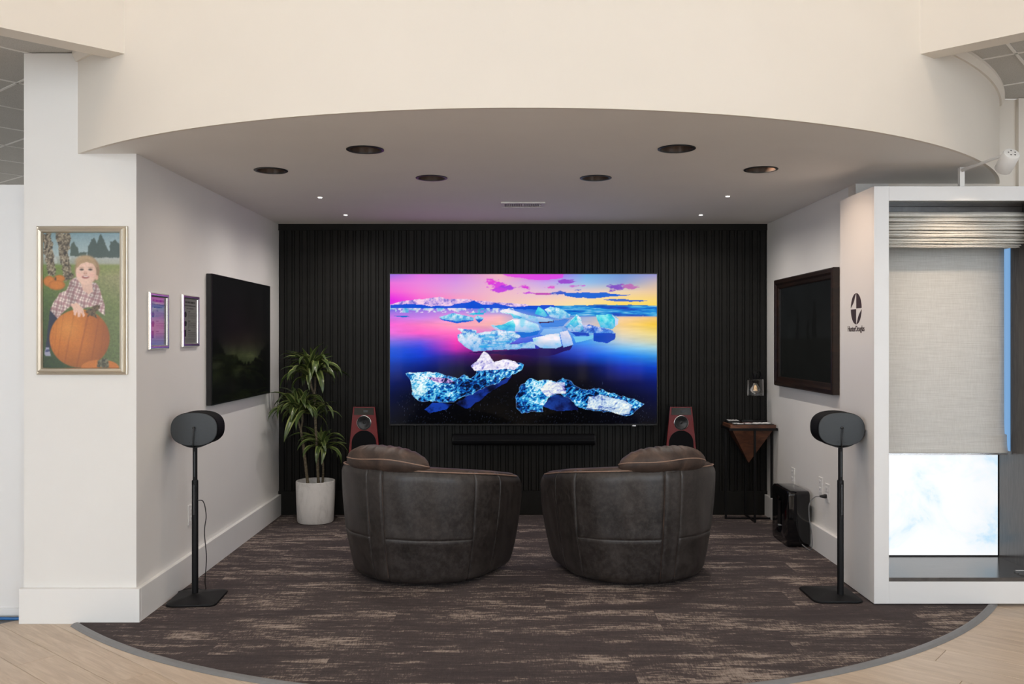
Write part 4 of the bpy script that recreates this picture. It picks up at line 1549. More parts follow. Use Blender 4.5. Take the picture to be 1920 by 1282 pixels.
def make_stand(s, label_s, label_p):
    """s = -1 stands left, +1 right; origin at the middle of the foot"""
    t = thing('speaker_stand', label_s, 'speaker stand', (0, 0, 0), 'black floor stands of the rear speakers')
    bm = B()
    lo = []
    for z, k in ((0.0, 0.97), (0.006, 1.0), (0.012, 0.985), (0.020, 0.78), (0.027, 0.36), (0.034, 0.16)):
        lo.append([Vector((x * k, y * k, z)) for x, y in rrect(0.272, 0.31, 0.04, 5)])
    rings(bm, lo)
    obj('foot', bm, M['black_metal'], t, True)
    bm = B()
    lathe(bm, [(0.0175, 0.02), (0.0175, 0.655), (0.0160, 0.66)], (0, 0, 0), 20)
    lo_ = obj('lower_pole', bm, M['black_metal'], t, True)
    obj('clamp', boxb(-0.006, 0.006, -0.0225, -0.014, 0.47, 0.64, 0.002, 1), M['black_plastic'], lo_)
    bm = B()
    lathe(bm, [(0.0125, 0.60), (0.0125, 0.843)], (0, 0, 0), 18)
    up = obj('upper_pole', bm, M['black_metal'], t, True)
    obj('cable_slot', boxb(-0.0025, 0.0025, -0.0130, -0.011, 0.68, 0.82), M['slate'], up)
    bm = B()
    lo = []
    for y in (-0.015, 0.10):
        pr = []
        for k in range(13):
            a = -0.55 + 1.1 * k / 12
            pr.append((0.135 * math.sin(a), -0.135 * math.cos(a)))
        q = [Vector((x, y, 0.976 + z)) for x, z in pr] + [Vector((x * 0.97, y, 0.976 + z * 0.955)) for x, z in pr[::-1]]
        lo.append(q)
    rings(bm, lo)
    obj('cradle', bm, M['black_metal'], t, True)
    # cable from the speaker's back into the pole
    p = thing('surround_speaker', label_p, 'speaker', (0, 0, 0), 'oval rear speakers on stands')
    bm = B()
    lo = []

    def oval(w, h, y, n=48, dz=0.0):
        out = []
        for i in range(n):
            a = 2 * PI * i / n
            ca, sa = math.cos(a), math.sin(a)
            e = 0.80
            out.append(Vector((w / 2 * math.copysign(abs(ca) ** e, ca), y, 0.945 + dz + h / 2 * math.copysign(abs(sa) ** e, sa))))
        return out
    for y, k in ((0.0, 0.955), (0.003, 0.98), (0.010, 0.995), (0.020, 1.0), (0.06, 0.985), (0.10, 0.985), (0.14, 1.0), (0.150, 0.99), (0.158, 0.95)):
        lo.append(oval(0.260 * k, 0.188 * k, y - 0.02))
    bm = B()
    rings(bm, lo)
    bd = obj('grille_body', bm, M['grille'], p, 'all')
    bm = B()
    rings(bm, [oval(0.260 * 0.975, 0.188 * 0.975, -0.0205), oval(0.260 * 0.97, 0.188 * 0.97, -0.0232), oval(0.260 * 0.93, 0.188 * 0.93, -0.0240)])
    bp = obj('back_plate', bm, M['slate'], p, 'all')
    bm = B()
    lathe(bm, [(0.007, 0.0), (0.007, 0.005), (0.004, 0.007)], (0, -0.024, 0.953), 14, (0, -1, 0))
    obj('mount_screw', bm, M['black_plastic'], bp, True)
    for x in (-0.022, 0.016):
        bm = B()
        lathe(bm, [(0.0035, 0.0), (0.0035, 0.003)], (x, -0.024, 0.874), 10, (0, -1, 0))
        obj('port', bm, M['black_plastic'], bp, True)
    cb = tube(B(), smoothpath([(0.004, -0.022, 0.957), (0.005, -0.036, 0.95), (0.001, -0.036, 0.92), (-0.003, -0.034, 0.87), (-0.001, -0.022, 0.835)], 6), 0.0032, 6)
    obj('power_cable', cb, M['black_plastic'], p, True)
    return t, p


stL, spL = make_stand(-1, 'black pole stand on the carpet beside the left alcove wall', 'slate oval speaker seen from behind, left of the chairs by the sign frames')
stR, spR = copy_tree(stL), copy_tree(spL)
stR['label'] = 'black pole stand on the carpet beside the white window display'
spR['label'] = 'slate oval speaker seen from behind, right of the chairs by the window display'
SLX, SLY, SRX, SRY = -1.768, 4.96, 1.826, 4.96
for o, x, y, a in ((stL, SLX, SLY, 4), (stR, SRX, SRY, 0), (spL, SLX, SLY, 3), (spR, SRX, SRY, -2)):
    o.location = (x, y, 0.0092)
    o.rotation_euler = (0, 0, math.radians(a))
for o, dx, dy in ((stL, 0.016, -0.01), (stR, -0.036, 0.06)):
    for c_ in o.children:
        if c_.name.startswith('foot'):
            c_.location = (dx, dy, 0)
# loose lead of the left stand
_b = tube(B(), smoothpath([(SLX + 0.018, SLY - 0.012, 0.56), (SLX + 0.05, SLY - 0.01, 0.55), (SLX + 0.062, SLY, 0.47), (SLX + 0.052, SLY, 0.38), (SLX + 0.060, SLY + 0.01, 0.24), (SLX + 0.045, SLY + 0.03, 0.10),
                           (SLX - 0.0, SLY + 0.16, 0.016), (SLX - 0.09, SLY + 0.20, 0.0145), (SLX - 0.135, SLY + 0.12, 0.0145), (SLX - 0.145, SLY + 0.05, 0.0145)], 10), 0.0028, 6)
tag(obj('power_cord', _b, M['black_plastic'], None, True), 'thin black cord looping down the left speaker stand', 'cord')

# ------------------------------------------------------------------ red floor speakers


def make_tower(label):
    t = thing('tower_speaker', label, 'speaker', (0, 0, 0), 'red floor speakers beside the big television')
    H_, wt, wb_ = 0.914, 0.172, 0.352
    D0, D1 = 0.26, 0.30

    def w(z):
        return wt + (wb_ - wt) * (1 - max(z, 0.56) / H_)
    bm = B()
    lo = []
    for z in (0.0, 0.30, 0.56, H_ - 0.008, H_):
        k = 1.0 if z < H_ else 0.97
        lo.append([Vector((-w(z) / 2 * k, 0.012, z)), Vector((w(z) / 2 * k, 0.012, z)), Vector((w(z) / 2 * k * 0.82, 0.012 + D0, z)), Vector((-w(z) / 2 * k * 0.82, 0.012 + D0, z))])
    rings(bm, lo)
    obj('cabinet', bm, M['black_gloss'], t)
    # red front baffle, with opening shapes laid on it
    bm = B()
    lo = []
    for y, k in ((0.012, 1.0), (0.004, 1.0), (0.0, 0.985)):
        lo.append([Vector((sx * w(z) / 2 * k, y, z)) for sx, z in ((-1, 0.0), (-1, 0.3), (-1, 0.56), (-1, H_), (1, H_), (1, 0.56), (1, 0.3), (1, 0.0))])
    rings(bm, lo)
    obj('front_baffle', bm, M['red_lacquer'], t)
    # head unit window
    zt0, zt1 = 0.852, 0.908
    bm = B()
    prism(bm, [(-w(zt0) / 2 + 0.014, zt0), (w(zt0) / 2 - 0.014, zt0), (w(zt1) / 2 - 0.012, zt1), (-w(zt1) / 2 + 0.012, zt1)], 0.005, lambda u, v, q: (u, -q, v))
    hd = obj('display_window', bm, M['black_gloss'], t)
    bm = boxb(-0.004, 0.030, -0.0062, -0.0048, 0.872, 0.888)
    obj('display', bm, M['slate'], hd)
    # midrange driver
    zc = 0.790
    bm = B()
    lathe(bm, [(0.057, 0.0), (0.057, 0.006), (0.053, 0.008), (0.050, 0.003)], (0, 0, zc), 36, (0, -1, 0), True, False)
    dr = obj('driver_ring', bm, M['chrome'], t, True)
    bm = B()
    lathe(bm, [(0.051, 0.003), (0.047, 0.008), (0.038, 0.0075), (0.031, 0.003), (0.010, -0.004 + 0.006), (0.009, 0.005), (0.004, 0.008)], (0, 0, zc), 36, (0, -1, 0), False, True)
    obj('cone', bm, M['black_plastic'], dr, True)
    # arched woofer grille
    R = 0.096
    zz = 0.633
    arch = [(R * math.cos(PI * k / 24), zz + R * math.sin(PI * k / 24)) for k in range(25)] + [(-R * 1.10, 0.36), (-R * 1.15, 0.08), (R * 1.15, 0.08), (R * 1.10, 0.36)]
    bm = B()
    prism(bm, [(x * 1.045, zz + (z - zz) * 1.045 if z > zz else z) for x, z in arch], 0.003, lambda u, v, q: (u, -q, v))
    ar = obj('grille_rim', bm, M['red_lacquer'], t)
    bm = B()
    prism(bm, arch, 0.005, lambda u, v, q: (u, -q, v))
    obj('woofer_grille', bm, M['grille'], ar)
    return t


twL = make_tower('red lacquer floor speaker between the potted plant and the big television')
twR = copy_tree(twL)
twR['label'] = 'red lacquer floor speaker right of the big television, by the wooden table'
twL.location = (-1.167, 7.00, 0.0092)
twR.location = (1.325, 7.00, 0.0092)

# ------------------------------------------------------------------ black subwoofer
sw = thing('subwoofer', 'glossy black subwoofer on the carpet by the right wall', 'subwoofer', (1.99, 6.36, 0.0092))
_b = B()
yc, zc = 6.365, 0.2045
out_ = rrect(0.376, 0.388, 0.030, 6)
inn_ = rrect(0.10, 0.24, 0.045, 6)
x0, x1 = 1.910, 2.066


def sub_loop(pts, x, k=1.0):
    return [Vector((x, yc + a * k, zc + b * k)) for a, b in pts]


seq = [sub_loop(inn_, x0 + 0.004), sub_loop(inn_, x0, 1.05), sub_loop(out_, x0, 0.955), sub_loop(out_, x0 + 0.003, 0.982), sub_loop(out_, x0 + 0.009, 1.0),
       sub_loop(out_, x1 - 0.009, 1.0), sub_loop(out_, x1 - 0.003, 0.982), sub_loop(out_, x1, 0.955), sub_loop(inn_, x1, 1.05), sub_loop(inn_, x1 - 0.004)]
V = [[_b.verts.new(p) for p in l] for l in seq]
n_ = len(V[0])
for k in range(len(V)):
    a, b = V[k], V[(k + 1) % len(V)]
    for i in range(n_):
        j = (i + 1) % n_
        _b.faces.new((a[i], a[j], b[j], b[i]))
obj('body', _b, M['black_gloss'], sw, True)
_b = boxb(x0 + 0.06, x1 - 0.06, yc - 0.054, yc + 0.054, zc - 0.124, zc + 0.124)
obj('inner_divider', _b, M['grille'], sw)

# ------------------------------------------------------------------ wall outlets


def outlet(x, y, z, s, name, label, kind, group=None):
    """plate on a side wall; s=+1 faces +x, -1 faces -x"""
    t = thing(name, label, 'outlet', (x, y, z), group)
    a, b = (x, x + 0.006 * s) if s > 0 else (x - 0.006, x)
    obj('cover_plate', boxb(a, b, y - 0.037, y + 0.037, z - 0.060, z + 0.060, 0.0015, 1), M['white_plastic'], t)
    for dz in ((-0.024, 0.024) if kind == 2 else (0.0,)):
        a2, b2 = (x + 0.006, x + 0.0085) if s > 0 else (x - 0.0085, x - 0.006)
        k = obj('socket', boxb(a2, b2, y - 0.017, y + 0.017, z + dz - (0.016 if kind == 2 else 0.034), z + dz + (0.016 if kind == 2 else 0.034), 0.001, 1), M['card'], t)
        for dy in (-0.006, 0.006):
            a3, b3 = (b2 - 0.0005, b2 + 0.0004) if s > 0 else (a2 - 0.0004, a2 + 0.0005)
            obj('slot', boxb(a3, b3, y + dy - 0.0012, y + dy + 0.0012, z + dz - 0.006, z + dz + 0.006), M['paper_ink'], k)
    return t


outlet(XR, 6.660, 0.434, -1, 'wall_outlet', 'white outlet plate above the black subwoofer', 2)
outlet(XR, 6.060, 0.456, -1, 'wall_outlet', 'white outlet plate right of the subwoofer with nothing plugged in', 2)
outlet(XR, 5.935, 0.432, -1, 'wall_outlet', 'white outlet plate with the black plug in it', 2)
outlet(XL, 5.330, 0.406, 1, 'wall_outlet', 'white outlet plate on the left wall behind the speaker stand', 2)
# plug and cord of the subwoofer
pc = thing('power_cord', 'grey cord with black plug running from the wall outlet to the subwoofer', 'cord', (XR, 5.935, 0.40))
_b = B()
lathe(_b, [(0.014, 0.0), (0.015, 0.012), (0.011, 0.026), (0.006, 0.045)], (XR - 0.0088, 5.935, 0.408), 14, (-1, 0, 0))
obj('plug', _b, M['black_plastic'], pc, True)
_b = tube(B(), smoothpath([(XR - 0.05, 5.935, 0.408), (XR - 0.085, 5.945, 0.40), (XR - 0.11, 5.97, 0.35), (XR - 0.105, 5.99, 0.26), (XR - 0.085, 6.0, 0.15), (XR - 0.075, 6.02, 0.07), (XR - 0.07, 6.06, 0.022), (XR - 0.075, 6.11, 0.016), (XR - 0.09, 6.178, 0.03)], 10), 0.0036, 7)
obj('cord', _b, M['steel_grey'], pc, True)

# ------------------------------------------------------------------ side table with the wooden wedge
st = thing('side_table', 'black metal side table holding an inverted wooden pyramid, in the back right corner', 'table', (1.90, 7.165, 0.0092))
tx0, tx1, ty0, ty1 = 1.722, 2.082, 7.035, 7.300
zt = 0.778
obj('top_slab', boxb(tx0, tx1, ty0, ty1, zt - 0.028, zt, 0.002, 1), M['walnut'], st)
_b = B()
ax_, ay_, az_ = 1.900, 7.1675, 0.465
rings(_b, [[Vector((tx0 + 0.012, ty0 + 0.012, zt - 0.029)), Vector((tx1 - 0.012, ty0 + 0.012, zt - 0.029)), Vector((tx1 - 0.012, ty1 - 0.012, zt - 0.029)), Vector((tx0 + 0.012, ty1 - 0.012, zt - 0.029))],
           [Vector((ax_ - 0.003, ay_ - 0.003, az_)), Vector((ax_ + 0.003, ay_ - 0.003, az_)), Vector((ax_ + 0.003, ay_ + 0.003, az_)), Vector((ax_ - 0.003, ay_ + 0.003, az_))]])
obj('pyramid_block', _b, M['walnut'], st)
_b = B()
for a in ((tx0 - 0.004, tx1 + 0.004, ty0 - 0.012, ty0), (tx0 - 0.004, tx1 + 0.004, ty1, ty1 + 0.012)):
    box(_b, *a, zt - 0.044, zt - 0.026)
for a in ((tx0 - 0.012, tx0, ty0 - 0.012, ty1 + 0.012), (tx1, tx1 + 0.012, ty0 - 0.012, ty1 + 0.012)):
    box(_b, *a, zt - 0.044, zt - 0.026)
obj('rim_frame', _b, M['black_metal'], st)
for x, y in ((1.912, ty0 - 0.006), (tx0 - 0.006, ay_), (tx1 + 0.002, ay_), (1.912, ty1 + 0.006)):
    obj('leg', boxb(x - 0.008, x + 0.008, y - 0.006, y + 0.006, 0.0093, zt - 0.035), M['black_metal'], st)
_b = B()
box(_b, tx0 - 0.006, tx1 + 0.002, ay_ - 0.007, ay_ + 0.007, 0.0095, 0.021)
box(_b, 1.905, 1.919, ty0, ty1, 0.0095, 0.021)
obj('foot_cross', _b, M['black_metal'], st)
# things on the table
rc = thing('control_keypad', 'black keypad with rows of white buttons lying on the side table', 'keypad', (1.785, 7.22, zt))
obj('body', boxb(1.735, 1.835, 7.170, 7.280, zt + 0.0004, zt + 0.020, 0.003, 1), M['black_plastic'], rc)
for i in range(4):
    for j in range(3):
        bxx, byy = 1.752 + i * 0.022, 7.185 + j * 0.033
        obj('button', boxb(bxx - 0.007, bxx + 0.007, byy - 0.009, byy + 0.009, zt + 0.0198, zt + 0.0225, 0.001, 1), M['card'], rc)
tr = thing('remote_control', 'flat black remote lying at the back of the side table', 'remote', (1.95, 7.25, zt))
obj('body', boxb(1.86, 2.06, 7.225, 7.283, zt + 0.0004, zt + 0.018, 0.004, 2), M['black_plastic'], tr)
obj('button_strip', boxb(1.88, 1.95, 7.238, 7.262, zt + 0.0175, zt + 0.0195, 0.001, 1), M['slate'], tr)
mt = tag(obj('document_folder', boxb(1.755, 2.068, 7.046, 7.158, zt + 0.0004, zt + 0.0050, 0.001, 1), M['black_plastic']), 'flat black folder under the white cards on the side table', 'folder')
CARDS = [(1.783, 7.105, 0.050, 0.034, 12, 'card', 'white card at the left end of the card row on the side table'),
         (1.806, 7.063, 0.046, 0.030, -8, 'card', 'small white card second from left on the side table'),
         (1.868, 7.062, 0.042, 0.026, 6, 'card', 'white card near the front edge of the side table, left of centre'),
         (1.876, 7.120, 0.060, 0.040, 24, 'pink_card', 'pale pink card on the side table'),
         (1.930, 7.072, 0.040, 0.050, 38, 'card', 'white card beside the pink card on the side table'),
         (1.966, 7.105, 0.026, 0.110, 32, 'card', 'narrow white strip lying aslant on the side table, left of two'),
         (2.004, 7.100, 0.026, 0.110, 34, 'card', 'narrow white strip lying aslant on the side table, right of two'),
         (2.034, 7.135, 0.056, 0.034, -4, 'card', 'white card at the right end of the side table')]
for k, (x, y, w, h, a, m, lb) in enumerate(CARDS):
    o = tag(obj('swatch_card', boxb(-w / 2, w / 2, -h / 2, h / 2, 0, 0.004, 0.0008, 1), M[m]), lb, 'card', 'cards on the side table')
    o.location = (x, y, zt + 0.0054 + 0.0002 * k)
    o.rotation_euler = (0, 0, math.radians(a))

# ------------------------------------------------------------------ wall sconce
sc = thing('wall_sconce', 'wall lamp with clear glass shade above the side table', 'wall lamp', (1.966, YB - 0.014, 1.16))
gx, gy, gz = 1.964, 7.205, 1.066
_b = B()
lathe(_b, [(0.0605, -0.066), (0.0645, -0.066), (0.0645, 0.062), (0.060, 0.068), (0.022, 0.070), (0.022, 0.066), (0.057, 0.064), (0.0605, 0.058)], (gx, gy, gz), 36, (0, 0, 1), False, False)
obj('glass_shade', _b, M['seeded'], sc, True)
_b = B()
lathe(_b, [(0.014, 0.03), (0.016, 0.035), (0.018, 0.068), (0.021, 0.072), (0.021, 0.112), (0.010, 0.118), (0.006, 0.128), (0.006, 0.14)], (gx, gy, gz), 24)
obj('socket', _b, M['black_metal'], sc, True)
_b = tube(B(), smoothpath([(gx, gy, gz + 0.126), (gx + 0.022, gy + 0.018, gz + 0.134), (gx + 0.050, gy + 0.05, gz + 0.128), (gx + 0.066, gy + 0.085, gz + 0.10), (gx + 0.062, gy + 0.118, gz + 0.07), (gx + 0.055, YB - 0.02, gz + 0.06)], 8), 0.0055, 8)
obj('arm', _b, M['black_metal'], sc, True)
_b = B()
lathe(_b, [(0.050, 0.0), (0.050, 0.010), (0.044, 0.016)], (gx + 0.055, YB - 0.0142, gz + 0.06), 28, (0, -1, 0))
obj('wall_plate', _b, M['black_metal'], sc, True)
_b = B()
lathe(_b, [(0.010, 0.030), (0.013, 0.018), (0.024, -0.006), (0.0275, -0.024), (0.022, -0.042), (0.009, -0.050)], (gx, gy, gz), 20)
bu = obj('bulb', _b, M['glass'], sc, True)
_b = B()
for a in range(4):
    c, s_ = math.cos(a * PI / 2) * 0.006, math.sin(a * PI / 2) * 0.006
    tube(_b, [(gx + c * 0.5, gy + s_ * 0.5, gz + 0.012), (gx + c, gy + s_, gz - 0.028)], 0.0011, 5)
obj('filament', _b, M['filament'], bu)

# ------------------------------------------------------------------ potted dracaena
PX, PY = -1.562, 7.065
pot = thing('plant_pot', 'round white marbled pot on the carpet at the back left', 'pot', (PX, PY, 0.0092))
_b = B()
lathe(_b, [(0.120, 0.0092), (0.138, 0.012), (0.143, 0.022), (0.150, 0.18), (0.1535, 0.325), (0.1525, 0.334), (0.148, 0.337), (0.142, 0.333), (0.139, 0.29), (0.137, 0.272)], (PX, PY, 0), 48, (0, 0, 1), True, True)
obj('vessel', _b, M['pot'], pot, True)
_b = B()
lathe(_b, [(0.138, 0.280), (0.138, 0.294), (0.09, 0.300), (0.03, 0.303)], (PX, PY, 0), 32)
obj('soil', _b, M['soil'], pot, True)
pl = thing('dracaena', 'tall striped-leaf dracaena with two canes growing in the white pot', 'plant', (PX, PY, 0.3035))


def cane(pts, r0, r1):
    ps = smoothpath(pts, 10)
    n = len(ps)
    rr = [(r0 + (r1 - r0) * i / (n - 1)) * (1 + 0.07 * math.sin(i * 2.1)) for i in range(n)]
    obj('cane', tube(B(), ps, rr, 8), M['bark'], pl, True)


# heads and canes measured against the black wall
K = 7.065 / FOC


def at(px, py, dy=0.0):
    return Vector(((px - 961) * (PY + dy) / FOC, PY + dy, EYE - (py - 637) * (PY + dy) / FOC))


cane([at(577, 907, -0.03), at(573, 870, -0.03), at(568, 830, -0.02), at(564, 806, -0.02)], 0.0125, 0.010)
cane([at(564, 806, -0.02), at(560, 792, -0.03), at(557, 776, -0.03)], 0.0085, 0.007)
cane([at(564, 806, -0.02), at(567, 790, 0.0), at(568, 768, 0.01)], 0.0080, 0.0065)
cane([at(597, 907, 0.02), at(595, 860, 0.02), at(592, 800, 0.0), at(589, 738, 0.0)], 0.0125, 0.010)
cane([at(589, 738, 0.0), at(584, 726, -0.03), at(582, 706, -0.03)], 0.0085, 0.007)
cane([at(589, 738, 0.0), at(591, 722, 0.02), at(590, 700, 0.03)], 0.0080, 0.007)
cane([at(605, 905, 0.05), at(606, 880, 0.05), at(604, 848, 0.04)], 0.0095, 0.007)


def leaf_mesh(L_, W_, droop, tipup, seed):
    rs = random.Random(seed)
    bm = B()
    rows = []
    n = 9
    x = z = 0.0
    for i in range(n + 1):
        t = i / n
        w = W_ * (math.sin(PI * min(1, (0.10 + 0.90 * t)) ** 0.85) ** 0.75 if t < 1 else 0.0)
        w = max(w, 0.0008) if t < 1 else 0.0006
        tw = 0.25 * math.sin(t * 2.2 + seed)
        c = Vector((x, 0, z))
        rows.append([c + Vector((0, -w / 2, 0.16 * w + tw * w * 0.3)), c + Vector((0, 0, -0.06 * w)), c + Vector((0, w / 2, 0.16 * w - tw * w * 0.3))])
        a = tipup - droop * t ** 1.25
        x += L_ / n * math.cos(a)
        z += L_ / n * math.sin(a)
    V = [[bm.verts.new(p) for p in r] for r in rows]
    for a, b in zip(V[:-1], V[1:]):
        for j in range(2):
            f = bm.faces.new((a[j], a[j + 1], b[j + 1], b[j]))
            f.smooth = True
    me = bpy.data.meshes.new('leaf')
    bm.to_mesh(me)
    bm.free()
    me.materials.append(M['leaf'])
    return me


LM = [leaf_mesh(0.31, 0.046, 1.7, 0.9, 1), leaf_mesh(0.29, 0.044, 2.3, 0.8, 2), leaf_mesh(0.25, 0.046, 1.2, 1.1, 3), leaf_mesh(0.31, 0.042, 2.7, 0.8, 4), leaf_mesh(0.20, 0.040, 0.5, 1.35, 5), leaf_mesh(0.34, 0.050, 2.3, 0.55, 6)]
rsl = random.Random(11)


def rosette(c, n, kinds, size, yaw0=0.0, spread=0.045):
    for i in range(n):
        t = i / max(1, n - 1)
        o = bpy.data.objects.new('leaf', LM[kinds[i % len(kinds)]])
        COL.objects.link(o)
        o.parent = pl
        yaw = yaw0 + i * 2.39996 + rsl.uniform(-0.25, 0.25)
        rv = Vector((math.cos(yaw), math.sin(yaw), 0))
        pos = c + rv * 0.006 + Vector((0, 0, (t - 0.5) * 2 * spread))
        o.location = pos - wpos(pl)
        sc_ = size * rsl.uniform(0.82, 1.14) * (1.0 if t < 0.8 else 0.85)
        o.scale = (sc_, sc_ * rsl.uniform(0.95, 1.2), sc_)
        pitch = rsl.uniform(-0.22, 0.22) - 0.45 * (t - 0.45)
        # keep long leaves short where the wall is close behind
        if rv.y > 0.35:
            o.scale = (sc_ * 0.78,) * 3
        o.rotation_euler = (rsl.uniform(-0.3, 0.3), pitch, yaw)


rosette(at(582, 700, -0.03), 40, [0, 5, 1, 2, 0, 4, 3], 1.04, 0.3)
rosette(at(591, 696, 0.02), 34, [5, 1, 0, 3, 2, 4], 1.0, 1.4)
rosette(at(557, 770, -0.03), 40, [0, 5, 1, 3, 2, 4], 0.99, 2.2)
rosette(at(569, 764, 0.01), 26, [1, 0, 3, 5, 2], 0.95, 0.9)
rosette(at(604, 838, 0.03), 36, [2, 0, 1, 5, 4, 3], 0.90, 0.0)
rosette(at(592, 776, -0.01), 9, [5, 0, 3], 0.9, 3.6, 0.02)

# ------------------------------------------------------------------ ceiling fittings of the alcove
CAN_L = ['left black recessed ceiling lamp of the front pair', 'right black recessed ceiling lamp of the front pair',
         'black recessed ceiling lamp farthest to the left', 'black recessed ceiling lamp farthest to the right, glowing at the logo panel',
         'left black recessed ceiling lamp of the rear pair', 'right black recessed ceiling lamp of the rear pair']


def make_can():
    t = thing('recessed_lamp', '', 'ceiling lamp', (0, 0, 0), 'black recessed lamps in the alcove ceiling')
    bm = B()
    r = CAN_R
    lathe(bm, [(r - 0.004, 0.001), (r, -0.0015), (r, -0.004), (r - 0.004, -0.006), (r - 0.014, -0.005), (r - 0.016, 0.001)], (0, 0, 0), 40, (0, 0, 1), False, False)
    obj('trim_ring', bm, M['black_plastic'], t, True)
    bm = B()
    lathe(bm, [(r - 0.012, -0.003), (r - 0.020, 0.03), (r - 0.034, 0.07), (r - 0.036, 0.085)], (0, 0, 0), 40, (0, 0, 1), False, True)
    obj('baffle', bm, M['bronze'], t, True)
    bm = B()
    lathe(bm, [(0.040, 0.0), (0.040, 0.006), (0.034, 0.008)], (0, 0, 0.083), 24, (0, 0, -1))
    obj('lens', bm, M['can_lens'], t, True)
    return t


can0 = make_can()
cans = [can0] + [copy_tree(can0) for _ in CANS[1:]]
for o, (x, y), lb in zip(cans, CANS, CAN_L):
    o.location = (x, y, ZC)
    o['label'] = lb
    cd = bpy.data.lights.new('recessed_lamp_beam', 'SPOT')
    cd.energy = 9.0
    cd.color = (1.0, 0.86, 0.74)
    cd.spot_size = math.radians(168)
    cd.spot_blend = 1.0
    cd.shadow_soft_size = 0.04
    co = bpy.data.objects.new('recessed_lamp_beam', cd)
    co.location = (x, y, ZC - 0.014)
    COL.objects.link(co)
# the right-hand lamp is aimed at the logo panel
ld = bpy.data.lights.new('recessed_lamp_beam', 'SPOT')
ld.energy = 16.0
ld.color = (1.0, 0.72, 0.52)
ld.spot_size = math.radians(95)
ld.spot_blend = 0.7
ld.shadow_soft_size = 0.03
lo_ = bpy.data.objects.new('recessed_lamp_beam', ld)
lo_.location = (CANS[3][0] + 0.02, CANS[3][1] + 0.01, ZC + 0.012)
lo_.rotation_euler = (Vector((1.966, 5.10, 1.78)) - lo_.location).to_track_quat('-Z', 'Y').to_euler()
COL.objects.link(lo_)

PINS = [(-1.286, 5.951, 'pin light in the ceiling nearest the left wall'), (-1.272, 6.787, 'pin light in the ceiling at the back left'),
        (1.435, 6.787, 'pin light in the ceiling at the back right'), (1.427, 5.907, 'pin light in the ceiling nearest the right wall')]


def make_pin():
    t = thing('pin_light', '', 'ceiling lamp', (0, 0, 0), 'tiny white pin lights in the alcove ceiling')
    bm = B()
    lathe(bm, [(0.016, 0.0), (0.021, -0.0015), (0.021, -0.004), (0.015, -0.005), (0.015, -0.001)], (0, 0, 0), 20, (0, 0, 1), False, False)
    obj('trim_ring', bm, M['white_plastic'], t, True)
    bm = B()
    lathe(bm, [(0.015, 0.0), (0.015, 0.004), (0.012, 0.006)], (0, 0, -0.0003), 20, (0, 0, -1))
    obj('lens', bm, M['pin_lens'], t, True)
    return t


pin0 = make_pin()
pins = [pin0] + [copy_tree(pin0) for _ in PINS[1:]]
for o, (x, y, lb) in zip(pins, PINS):
    o.location = (x, y, ZC - 0.0002)
    o['label'] = 'bright white ' + lb
    pd = bpy.data.lights.new('pin_light_beam', 'SPOT')
    pd.energy = 27.0
    pd.color = (1.0, 0.93, 0.86)
    pd.spot_size = math.radians(165)
    pd.spot_blend = 1.0
    pd.shadow_soft_size = 0.012
    po = bpy.data.objects.new('pin_light_beam', pd)
    po.location = (x, y, ZC - 0.012)
    COL.objects.link(po)

# air vent
ve = thing('air_vent', 'small slotted air vent in the middle of the alcove ceiling', 'vent', (0.072, 6.28, ZC))
vx0, vx1, vy0, vy1 = -0.081, 0.227, 6.165, 6.375
_b = B()
box(_b, vx0, vx1, vy0, vy0 + 0.024, ZC - 0.010, ZC - 0.0005, 0.002, 1)
box(_b, vx0, vx1, vy1 - 0.020, vy1, ZC - 0.010, ZC - 0.0005, 0.002, 1)
box(_b, vx0, vx0 + 0.026, vy0 + 0.024, vy1 - 0.020, ZC - 0.008, ZC - 0.0005)
box(_b, vx1 - 0.026, vx1, vy0 + 0.024, vy1 - 0.020, ZC - 0.008, ZC - 0.0005)
box(_b, 0.066, 0.080, vy0 + 0.024, vy1 - 0.020, ZC - 0.008, ZC - 0.0005)
obj('frame', _b, M['white_plastic'], ve)
obj('duct_opening', boxb(vx0 + 0.026, vx1 - 0.026, vy0 + 0.024, vy1 - 0.020, ZC - 0.0025, ZC - 0.0008), M['black_plastic'], ve)
for half, (a, b) in enumerate(((vx0 + 0.030, 0.064), (0.082, vx1 - 0.030))):
    for k in range(9):
        x = a + (b - a) * (k + 0.5) / 9
        bm = B()
        s = -1 if half == 0 else 1
        prism(bm, [(x - 0.0042, -0.0085), (x - 0.0028, -0.0085), (x + 0.0042 * 1 + s * 0.001, -0.003), (x + 0.0028 + s * 0.001, -0.003)], vy1 - vy0 - 0.046, lambda u, v, w: (u, vy0 + 0.025 + w, ZC + v))
        obj('louver', bm, M['white_plastic'], ve)
_b = B()
lathe(_b, [(0.007, 0.0), (0.007, 0.004), (0.003, 0.006)], (vx1 - 0.035, 6.25, ZC - 0.008), 12, (0, 0, -1))
obj('damper_knob', _b, M['white_plastic'], ve, True)

